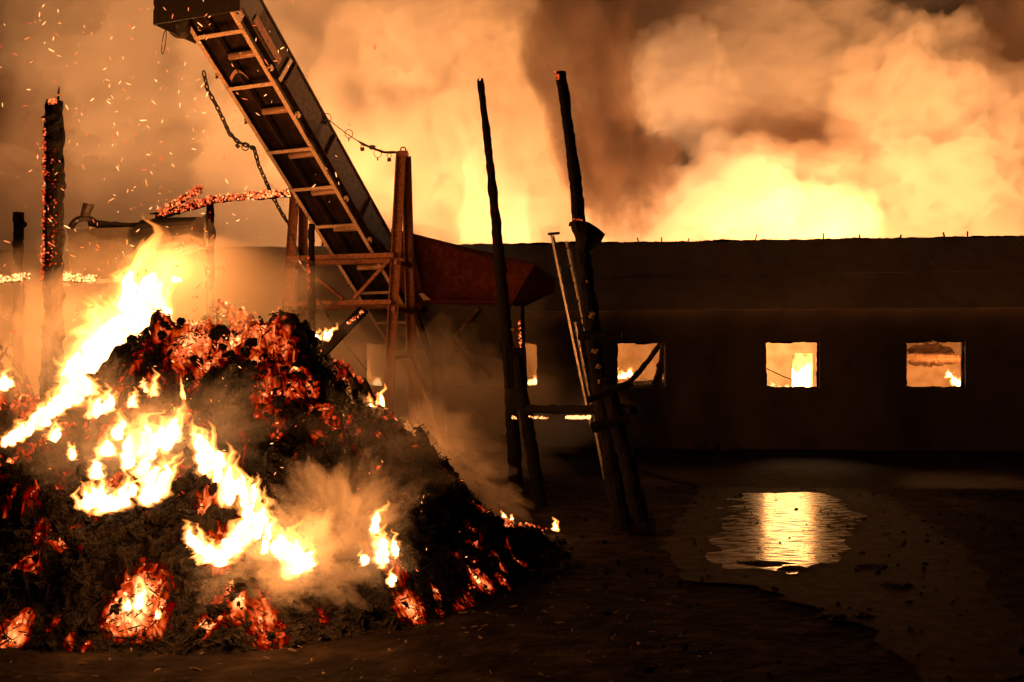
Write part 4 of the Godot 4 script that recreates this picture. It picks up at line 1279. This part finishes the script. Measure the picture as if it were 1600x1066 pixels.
	fire("curved basin of white flame low on the mound front", g, [
		[Vector3(-2.021, 0.485, -6.350), Vector3(-2.083, 0.673, -6.350), 0.041], [Vector3(-1.889, 0.414, -6.250), Vector3(-1.921, 0.583, -6.250), 0.056], [Vector3(-1.806, 0.427, -6.270), Vector3(-1.726, 0.709, -6.270), 0.052], [Vector3(-1.729, 0.490, -6.370), Vector3(-1.688, 0.809, -6.370), 0.057], [Vector3(-1.643, 0.514, -6.420), Vector3(-1.618, 0.853, -6.420), 0.054], [Vector3(-1.582, 0.446, -6.340), Vector3(-1.578, 0.634, -6.340), 0.024], [Vector3(-1.953, 0.453, -6.300), Vector3(-2.001, 0.607, -6.300), 0.041], [Vector3(-1.823, 0.398, -6.230), Vector3(-1.823, 0.558, -6.230), 0.056], [Vector3(-1.761, 0.452, -6.310), Vector3(-1.761, 0.646, -6.310), 0.057], [Vector3(-1.654, 0.574, -6.510), Vector3(-1.658, 0.805, -6.510), 0.050], [Vector3(-1.580, 0.504, -6.430), Vector3(-1.571, 0.711, -6.430), 0.037]], 2, 0.9, 0.2)
	fire("bulky white flame wrapped in smoke near the mound foot", g, [
		[Vector3(-1.463, 0.401, -6.320), Vector3(-1.488, 0.677, -6.320), 0.053], [Vector3(-1.361, 0.324, -6.260), Vector3(-1.353, 0.686, -6.260), 0.068], [Vector3(-1.292, 0.344, -6.320), Vector3(-1.301, 0.539, -6.320), 0.045], [Vector3(-1.425, 0.399, -6.330), Vector3(-1.417, 0.603, -6.330), 0.061], [Vector3(-1.341, 0.360, -6.320), Vector3(-1.317, 0.564, -6.320), 0.049]], 2, 2.2, 0.22)
	fire("ragged flame low on the flank of the mound that faces the posts", g, [
		[Vector3(-0.958, 0.498, -6.830), Vector3(-0.878, 0.735, -6.830), 0.035], [Vector3(-0.876, 0.329, -6.610), Vector3(-0.837, 0.601, -6.610), 0.051], [Vector3(-0.960, 0.341, -6.550), Vector3(-1.003, 0.442, -6.550), 0.029], [Vector3(-0.783, 0.352, -6.760), Vector3(-0.817, 0.544, -6.760), 0.030], [Vector3(-0.786, 0.208, -6.500), Vector3(-0.790, 0.342, -6.500), 0.025], [Vector3(-0.876, 0.399, -6.740), Vector3(-0.884, 0.538, -6.740), 0.043]], 1, 0.3, 0.15)
	fire("small flame on the outer crest of the mound towards the trestle", g, [
		[Vector3(-1.227, 1.177, -9.000), Vector3(-1.285, 1.432, -9.000), 0.035], [Vector3(-1.204, 1.224, -9.000), Vector3(-1.152, 1.513, -9.000), 0.041], [Vector3(-1.158, 1.120, -9.000), Vector3(-1.169, 1.340, -9.000), 0.035]], 1, 2.5, 0.12)
	fire("thin flame streak on the lower outer edge of the mound", g, [
		[Vector3(-1.007, 1.004, -9.000), Vector3(-1.088, 1.154, -9.000), 0.023], [Vector3(-0.926, 0.923, -9.000), Vector3(-0.984, 1.027, -9.000), 0.023]], 1, 0.0)
	fire("tiny flame on the burning plank foot", g, [
		[Vector3(-2.145, 1.915, -10.900), Vector3(-2.124, 2.112, -10.900), 0.035], [Vector3(-2.080, 1.975, -11.000), Vector3(-1.924, 2.159, -11.000), 0.035], [Vector3(-2.037, 2.003, -11.000), Vector3(-2.080, 2.116, -11.000), 0.028]], 1, 3.0, 0.15)
	fire("tiny flame at the toe of the mound among scattered embers", g, [
		[Vector3(-0.066, 0.098, -10.200), Vector3(-0.098, 0.216, -10.200), 0.026], [Vector3(-0.013, 0.091, -10.200), Vector3(0.013, 0.170, -10.200), 0.020]], 1, 0.15, 0.05)
	fire("tiny single flame farthest out on the ground beyond the mound toe", g, [[Vector3(0.437, 0.024, -10.000), Vector3(0.424, 0.166, -10.000), 0.026]], 1, 0.12, 0.05)
	fire("pale flickering flame near the mound crest", g, [
		[Vector3(-2.801, 1.416, -7.750), Vector3(-2.761, 1.635, -7.750), 0.040], [Vector3(-2.869, 1.450, -7.800), Vector3(-2.899, 1.575, -7.800), 0.030], [Vector3(-2.542, 1.402, -7.690), Vector3(-2.567, 1.575, -7.690), 0.015]], 1, 0.0, 0.1, false)
	fire("yellow flame in the ember pit at the mound foot", g, [[Vector3(-2.242, 0.182, -5.960), Vector3(-2.208, 0.374, -5.960), 0.034], [Vector3(-2.304, 0.179, -5.970), Vector3(-2.319, 0.275, -5.970), 0.027], [Vector3(-2.102, 0.149, -5.890), Vector3(-2.095, 0.225, -5.890), 0.015]], 1, 0.25, 0.1)
	fire("flame burning on the debris heap beyond the mound shoulder", g, [[Vector3(-5.221, 1.423, -10.200), Vector3(-5.195, 1.685, -10.200), 0.066], [Vector3(-5.326, 1.397, -10.200), Vector3(-5.300, 1.764, -10.200), 0.079], [Vector3(-5.156, 1.462, -10.200), Vector3(-5.116, 1.580, -10.200), 0.039]], 1, 9.0, 0.2)
	fire("smoke shrouded fire on the ground before the farm building wall", g, [[Vector3(-7.2, 0.1, -16.4), Vector3(-7.2, 1.5, -16.4), 0.25], [Vector3(-6.5, 0.1, -16.6), Vector3(-6.45, 1.7, -16.6), 0.28], [Vector3(-5.9, 0.1, -16.5), Vector3(-5.95, 1.3, -16.5), 0.22]], 1, 16.0, 0.3)
	fire("small fire spot on the hazy debris heap", g, [[Vector3(-3.924, 2.667, -11.600), Vector3(-3.946, 2.771, -11.600), 0.037], [Vector3(-3.879, 2.682, -11.600), Vector3(-3.864, 2.741, -11.600), 0.030]], 1, 13.0, 0.2)
	# fires in the building
	var w := "fires in the farm building"
	var d1 := fire("blazing doorway fire seen through the third blank window", w, [
		[Vector3(8.289, 0.578, -28.900), Vector3(8.252, 2.529, -28.900), 0.242], [Vector3(8.438, 0.578, -28.900), Vector3(8.456, 2.622, -28.900), 0.260], [Vector3(8.586, 0.578, -28.900), Vector3(8.624, 2.529, -28.900), 0.242], [Vector3(8.363, 0.764, -28.900), Vector3(8.363, 2.250, -28.900), 0.260], [Vector3(8.531, 0.764, -28.900), Vector3(8.512, 2.250, -28.900), 0.260]], 2, 2.0, 0.3)
	for t in d1.get_children():
		for h in t.get_children(): h.mesh.surface_set_material(0, M.furnace)
	var d2 := fire("tall blaze eating the timbers above the third window room", w, [
		[Vector3(6.6, 2.5, -26.2), Vector3(6.5, 3.9, -26.2), 0.4], [Vector3(7.0, 2.5, -26.0), Vector3(7.0, 4.2, -26.0), 0.46], [Vector3(7.5, 2.5, -26.2), Vector3(7.55, 4.0, -26.2), 0.42], [Vector3(7.2, 2.5, -25.8), Vector3(7.2, 3.6, -25.8), 0.42], [Vector3(6.8, 2.5, -25.9), Vector3(6.75, 3.6, -25.9), 0.4]], 0)
	for t in d2.get_children():
		for h in t.get_children(): h.mesh.surface_set_material(0, M.furnace)
	fire("low fire line along the floor of the third window room", w, [[Vector3(6.919, 1.140, -26.500), Vector3(6.936, 1.413, -26.500), 0.068], [Vector3(7.123, 1.140, -26.500), Vector3(7.141, 1.327, -26.500), 0.068], [Vector3(7.328, 1.140, -26.500), Vector3(7.311, 1.344, -26.500), 0.085]], 1, 2.0, 0.3)
	fire("bright fire on the rubble behind the second window", w, [
		[Vector3(2.689, 1.485, -25.500), Vector3(2.657, 1.780, -25.500), 0.082], [Vector3(2.853, 1.485, -25.500), Vector3(2.870, 1.715, -25.500), 0.098], [Vector3(3.017, 1.518, -25.500), Vector3(3.083, 1.780, -25.500), 0.098], [Vector3(3.345, 1.649, -25.500), Vector3(3.378, 1.780, -25.500), 0.033]], 1, 15.0, 0.3)
	fire("sloping bright fire at the corner of the fourth window", w, [
		[Vector3(10.777, 1.521, -24.500), Vector3(10.682, 1.710, -24.500), 0.063], [Vector3(10.934, 1.332, -24.500), Vector3(10.840, 1.647, -24.500), 0.079], [Vector3(11.060, 1.269, -24.500), Vector3(11.013, 1.553, -24.500), 0.095], [Vector3(11.155, 1.238, -24.500), Vector3(11.123, 1.490, -24.500), 0.079]], 1, 30.0, 0.3)
	fire("fire at the bottom of the first blank window", w, [[Vector3(0.289, 1.327, -25.000), Vector3(0.322, 1.552, -25.000), 0.064], [Vector3(0.466, 1.327, -25.000), Vector3(0.482, 1.520, -25.000), 0.080], [Vector3(0.579, 1.327, -25.000), Vector3(0.595, 1.600, -25.000), 0.064], [Vector3(0.096, 1.295, -25.000), Vector3(0.096, 1.520, -25.000), 0.080]], 1, 14.0, 0.3)
	fire("hazy fire inside the room behind the trestle", w, [[Vector3(-4.013, 1.249, -26.000), Vector3(-3.979, 1.684, -26.000), 0.134], [Vector3(-3.511, 1.249, -26.000), Vector3(-3.545, 1.600, -26.000), 0.117]], 1, 8.0, 0.3)
	var list := []
	for k in 15:
		var x := lerpf(-1.0, 1.0, k / 14.0)
		var px := 1195.0 + x * 74.0 + rng.randf_range(-4, 4)
		var tip := 338.0 + 34.0 * x * x + rng.randf_range(0, 22)
		var D := 29.5 + rng.randf_range(-0.6, 0.6)
		list.append([Vector3((px - 800) / 1555.0 * D, 3.1, -D), Vector3((px - 800 + rng.randf_range(-8, 8)) / 1555.0 * D, 1.6 + (585 - tip) / 1555.0 * D, -D), 0.7])
	var blaze := fire("great white blaze rising behind the roof ridge", w, list, 1, 360.0, 1.0, true, Vector3(0, 0.8, -0.6))
	blaze.get_node("fire_light").light_color = lin(1.0, 0.52, 0.27)   # the hottest of the fires
	for q in [["broad hidden fire on the rear yard beyond the hopper", -3.4, 1400.0], ["hidden fire on the rear yard beyond the fourth window", 12.6, 1850.0], ["hidden fire on the rear yard beyond the burnt machine", -11.5, 650.0]]:
		list = []
		for k in 7:
			var x: float = q[1] + (k - 3) * 0.55
			list.append([Vector3(x, 0.6, -31.4 + rng.randf_range(-0.4, 0.4)), Vector3(x + rng.randf_range(-0.2, 0.2), 4.4 + rng.randf_range(-0.6, 0.5), -31.4), 0.5])
		fire(q[0], w, list, 0, q[2], 1.0, true, Vector3(0, 1.6, -0.4))

# ---------------------------------------------------------------- small things
func make_small_things() -> void:
	# sparks over the mound
	var where := []
	var tint := []
	var fl := SphereMesh.new()
	fl.radius = 0.5
	fl.height = 1.0
	fl.radial_segments = 6
	fl.rings = 4
	for k in 720:
		var D := rng.randf_range(6.8, 10.5)
		var up := rng.randf()
		var x := (-600.0 + rng.randfn(0.0, 1.0) * (90.0 + 110.0 * up)) / 1555.0 * D
		if k % 5 == 0: x = rng.randf_range(-5.5, -2.0)
		var y := 2.0 + up * 3.6
		if k % 4 == 0: y = rng.randf_range(0.6, 2.4)
		var q := rng.randf_range(0.014, 0.052)
		var b := Basis.from_euler(Vector3(rng.randf() * TAU, rng.randf() * TAU, PI / 2 + rng.randf_range(-0.9, 0.9)))
		where.append(Transform3D(b.scaled_local(Vector3(q * 1.15, q * 0.19, q * 0.19)), Vector3(x, y, -D)))
		tint.append(ember_colour(rng.randf_range(0.55, 1.0)))
	for k in 60:
		var p := Vector3(rng.randf_range(-3.2, -0.3), rng.randf_range(0.5, 2.2), rng.randf_range(-8.0, -6.5))
		p.y = mound_h(p.x, p.z) + rng.randf_range(0.03, 0.5)
		where.append(turned(p, Vector3(1, 0.2, 0.2) * rng.randf_range(0.01, 0.035)))
		tint.append(ember_colour(rng.randf_range(0.5, 1.0)))
	var o := many("fire_sparks", fl, M.ember, where, tint, self)
	o.set_meta("label", "shower of tiny sparks flying over the burning mound")
	o.set_meta("category", "sparks")
	# wood chips strewn in front of the mound
	where = []
	for k in 420:
		var z := -rng.randf_range(4.9, 8.0)
		var x := rng.randf_range(-3.6, 1.2)
		if mound_base(x, z) > 0.05: continue
		var q := rng.randf_range(0.012, 0.05)
		where.append(Transform3D(Basis.from_euler(Vector3(rng.randf_range(-0.4, 0.4), rng.randf() * TAU, rng.randf_range(-0.4, 0.4))).scaled_local(Vector3(q, q * 0.14, q * 0.36) * rng.randf_range(0.4, 0.75)), Vector3(x, 0.008, z)))
	o = many("wood_chips", nugget(21), M.chip, where, [], self)
	o.set_meta("label", "wood chips strewn on the ground before the mound")
	o.set_meta("category", "chips")
	# grit and mud clods on the wet yard
	where = []
	for k in 1500:
		var z := -rng.randf_range(4.9, 14.0)
		var x := rng.randf_range(0.4, 6.5)
		var q := pow(rng.randf(), 5.0) * 0.02 + 0.003
		where.append(turned(Vector3(x, 0.014 + q * 0.1, z), Vector3(q * 1.5, q * 0.6, q)))
	o = many("grit", nugget(13), M.ground, where, [], self)
	o.set_meta("label", "grit and mud crumbs scattered over the wet yard")
	o.set_meta("category", "grit")
	var mud := [[1192, 884, 40, "flat mud cake lying across the bright wet patch"], [1240, 892, 26, "narrow mud cake beside the flat one on wet concrete"], [1300, 968, 24, "single dark mud clod on the dry side of the wet patch"], [1350, 966, 12, "small round clod beside the single mud clod"], [1365, 888, 22, "dark mud smear on the edge of the wet patch"], [1400, 918, 26, "thin mud ridge on the shiny strip of concrete"]]
	for q in mud:
		var D: float = 1.6 * 1555.0 / (q[1] - 585.0)
		lump(Vector3((q[0] - 800.0) / 1555.0 * D, 0.012, -D), Vector3(q[2] / 1555.0 * D, 0.022, 0.09), 0.7, 6, 14)
		tag(part("mud_clod", M.char), q[3], "mud")
	# burning crumbs strewn round the toe of the mound
	var toe := thing("ember_trail", "trail of scattered embers on the ground at the mound toe", "embers", Vector3(0.000, -0.002, -9.400))
	ember_line(Vector3(-0.340, 0.223, -9.600), Vector3(0.299, -0.004, -10.100), 420, 0.05, 0.45, toe, 1.1)
	ember_line(Vector3(-0.179, 0.123, -9.300), Vector3(0.089, 0.003, -9.200), 160, 0.05, 0.35, toe)
	ember_line(Vector3(0.000, -0.004, -8.600), Vector3(0.174, -0.010, -7.950), 40, 0.04, 0.5, toe)
	log_between(Vector3(-0.299, 0.221, -9.700), Vector3(0.338, -0.004, -10.100), 0.035, 0.03, 0.0, 0.4)
	part("stick", M.charwood, toe)
	# rubble at the foot of the wall
	for q in [[1093, 690, 0.09, "pale broken block at the foot of the plastered wall"], [1108, 700, 0.07, "small pale stone beside the broken block at the wall"], [1130, 704, 0.06, "dark stub of stone against the plastered wall foot"]]:
		box(Vector3((q[0] - 800) / 1555.0 * 21.0, q[2] * 1.2, -20.9), Vector3(q[2] * 2.4, q[2] * 2.4, q[2] * 2), Basis.from_euler(Vector3(0.1, 0.5, 0.1)))
		tag(part("rubble_block", M.plaster), q[3], "rubble")
	# charred planks lying under the hopper
	for q in [["charred board lying lowest under the hopper", Vector3(-1.061, 0.587, -15.000), Vector3(0.000, 0.550, -14.200), 0.09], ["charred board leaning across the lowest board under the hopper", Vector3(-0.965, 0.761, -15.000), Vector3(0.108, 0.655, -14.000), 0.07], ["burnt board with a bare end poking out under the hopper", Vector3(-0.423, 0.821, -14.600), Vector3(-0.087, 0.682, -13.600), 0.06]]:
		beam(q[1], q[2], q[3] * 2, 0.05, Vector3(0, 0.2, 1))
		tag(part("charred_board", M.charwood), q[0], "board")
	# hose lying on the concrete
	var pts := []
	var rs := []
	for i in 30:
		var v := i / 29.0
		pts.append(Vector3(6.1 + 1.6 * v + 0.2 * sin(v * 9.0), 0.03, -11.9 + 2.6 * v - 0.5 * sin(v * 5.0)))
		rs.append(0.022)
	tube(pts, rs, 7)
	tag(part("fire_hose", M.sheetred), "thin dark red hose curling over the dark concrete", "hose")

# ---------------------------------------------------------------- smoke
# a body of smoke: an uneven, billowing closed shape filled with even smoke
func smoke_body(parent: Node, o: Vector3, r: Vector3, density: float, amp := 0.45, freq := 1.0, turn := Vector3.ZERO, c := Color(.93, .90, .87), rings := 44) -> void:
	var b := Basis.from_euler(turn * PI / 180.0)
	var n1 := noise(0.6 * freq, FastNoiseLite.TYPE_SIMPLEX_SMOOTH, 2, 200 + int(absf(o.x * 37.0 + o.y * 11.0)))
	var n2 := noise(1.7 * freq, FastNoiseLite.TYPE_SIMPLEX_SMOOTH, 3, 300 + int(absf(o.x * 53.0 + o.z * 17.0)))
	var sides := rings * 2
	var st := SurfaceTool.new()
	st.begin(Mesh.PRIMITIVE_TRIANGLES)
	st.set_smooth_group(0)
	for i in rings + 1:
		var a := PI * i / rings
		for k in sides:
			var p := TAU * k / sides
			var d := Vector3(sin(a) * cos(p), cos(a), sin(a) * sin(p))
			var q := d * 1.6
			# rounded swellings with creases between them
			var f := 1.0 + amp * (n1.get_noise_3dv(q) * 1.2 + (0.34 - absf(n2.get_noise_3dv(q))) * 1.1)
			st.add_vertex(b * (d * r * maxf(f, 0.12)))
	for i in rings:
		for k in sides:
			var l := (k + 1) % sides
			for w in [i * sides + k, (i + 1) * sides + l, i * sides + l, i * sides + k, (i + 1) * sides + k, (i + 1) * sides + l]: st.add_index(w)
	st.generate_normals()
	var m := FogMaterial.new()
	m.albedo = c
	m.density = density
	var me := MeshInstance3D.new()
	me.mesh = st.commit()
	me.mesh.surface_set_material(0, m)
	me.position = o
	add(me, "smoke_billow", parent)

func drift(label: String) -> Node3D:
	var o := Node3D.new()
	add(o, "smoke")
	stuff(o)
	o.set_meta("label", label)
	o.set_meta("category", "smoke")
	return o

func make_smoke() -> void:
	var soot := Color(.30, .25, .22)
	var pale := Color(.96, .955, .95)
	var far := drift("great bank of fire lit smoke rolling up behind the farm building")
	smoke_body(far, Vector3(0, 16, -58), Vector3(56, 34, 9), 0.06, 0.2, 1.0, Vector3.ZERO, pale, 64)
	for q in [[600, 190, 43, 8.5, 9.0, 4.5, .20], [690, 60, 41, 3.4, 3.6, 2.2, .16], [800, 75, 40, 2.0, 2.0, 1.4, .25], [790, 250, 40, 2.6, 3.6, 1.8, .2], [1190, 335, 40, 4.0, 2.9, 2.4, .2], [1160, 315, 38.5, 2.2, 1.7, 1.4, .18], [1270, 345, 38.5, 2.4, 1.6, 1.4, .18], [1060, 140, 42, 2.6, 2.5, 1.8, .3], [1200, 90, 44, 5.5, 3.0, 3.0, .18], [1420, 150, 42, 3.6, 3.2, 2.4, .24], [1480, 290, 42, 4.8, 4.6, 3.2, .24], [1560, 190, 44, 4.0, 5.0, 2.6, .16], [250, 150, 44, 7.0, 6.5, 3.5, .12], [1000, 340, 42, 2.6, 2.2, 1.8, .16], [1440, -70, 47, 7.5, 5.0, 3.0, .12], [1300, -20, 46, 6.0, 4.0, 2.5, .1]]:
		var D: float = q[2]
		smoke_body(far, Vector3((q[0] - 800.0) / 1555.0 * D, 1.6 + (585.0 - q[1]) / 1555.0 * D, -D), Vector3(q[3], q[4], q[5]), q[6], 0.34, 1.1, Vector3.ZERO, pale, 64)
	smoke_body(far, Vector3(2.736, 12.902, -37.000), Vector3(2.0, 4.6, 2.0), 0.50, 0.4, 1.3, Vector3(0, 0, 14), soot)
	smoke_body(far, Vector3(3.979, 9.438, -37.500), Vector3(1.9, 2.4, 1.8), 0.45, 0.4, 1.4, Vector3(0, 0, 10), soot)
	smoke_body(far, Vector3(4.887, 15.651, -38.000), Vector3(4.3, 1.3, 1.6), 0.12, 0.4, 1.4, Vector3(0, 0, 0), soot)
	smoke_body(far, Vector3(10.469, 10.642, -37.000), Vector3(3.0, 1.0, 1.4), 0.22, 0.4, 1.3, Vector3(0, 0, -14), soot)
	smoke_body(far, Vector3(19.305, 14.918, -38.000), Vector3(2.0, 2.2, 1.4), 0.25, 0.4, 1.3, Vector3(0, 0, 0), soot)
	smoke_body(far, Vector3(-18.058, 9.587, -36.000), Vector3(2.4, 2.8, 1.6), 0.25, 0.4, 1.3, Vector3(0, 0, 0), soot)
	var yard := drift("warm haze hanging over the burning wreckage and the foot of the trestle")
	smoke_body(yard, Vector3(-6.6, 2.2, -18.6), Vector3(7.0, 3.2, 2.2), 0.42, 0.3, 1.2)
	smoke_body(yard, Vector3(-5.0, 1.9, -12.2), Vector3(2.8, 1.3, 1.2), 0.16, 0.4, 1.3)
	smoke_body(yard, Vector3(-1.206, 1.040, -13.400), Vector3(1.6, 1.0, 1.0), 0.22, 0.5, 1.5)
	var near := drift("thin wisps of smoke curling off the flanks of the mound")
	for q in [[480, 880, 6.3, 0.28, 0.24, 0.14, 2.2, -20], [535, 830, 6.6, 0.32, 0.36, 0.16, 1.5, -30], [570, 720, 7.4, 0.42, 0.34, 0.18, 0.5, 20], [430, 930, 6.2, 0.24, 0.14, 0.12, 1.3, 10], [560, 870, 6.6, 0.24, 0.2, 0.12, 0.9, 30], [290, 690, 7.1, 0.5, 0.34, 0.18, 0.6, 30], [150, 700, 7.1, 0.45, 0.4, 0.16, 0.7, -20], [390, 900, 6.2, 0.25, 0.16, 0.12, 0.9, 5], [50, 540, 9.0, 0.5, 0.55, 0.25, 0.55, 10]]:
		var D: float = q[2]
		smoke_body(near, Vector3((q[0] - 800.0) / 1555.0 * D, 1.6 + (585.0 - q[1]) / 1555.0 * D, -D), Vector3(q[3], q[4], q[5]), q[6] * 0.95, 0.9, 2.0, Vector3(0, 0, q[7]))
	for q in [[660, 705, 9.2, 0.42, 0.14, 0.15, 1.6], [735, 745, 9.2, 0.42, 0.17, 0.16, 1.9], [775, 785, 9.2, 0.22, 0.14, 0.12, 1.9], [700, 690, 9.3, 0.34, 0.2, 0.16, 0.8]]:
		var D: float = q[2]
		smoke_body(near, Vector3((q[0] - 800.0) / 1555.0 * D, 1.6 + (585.0 - q[1]) / 1555.0 * D, -D), Vector3(q[3], q[4], q[5]), q[6], 0.9, 2.0, Vector3(0, 0, -36))
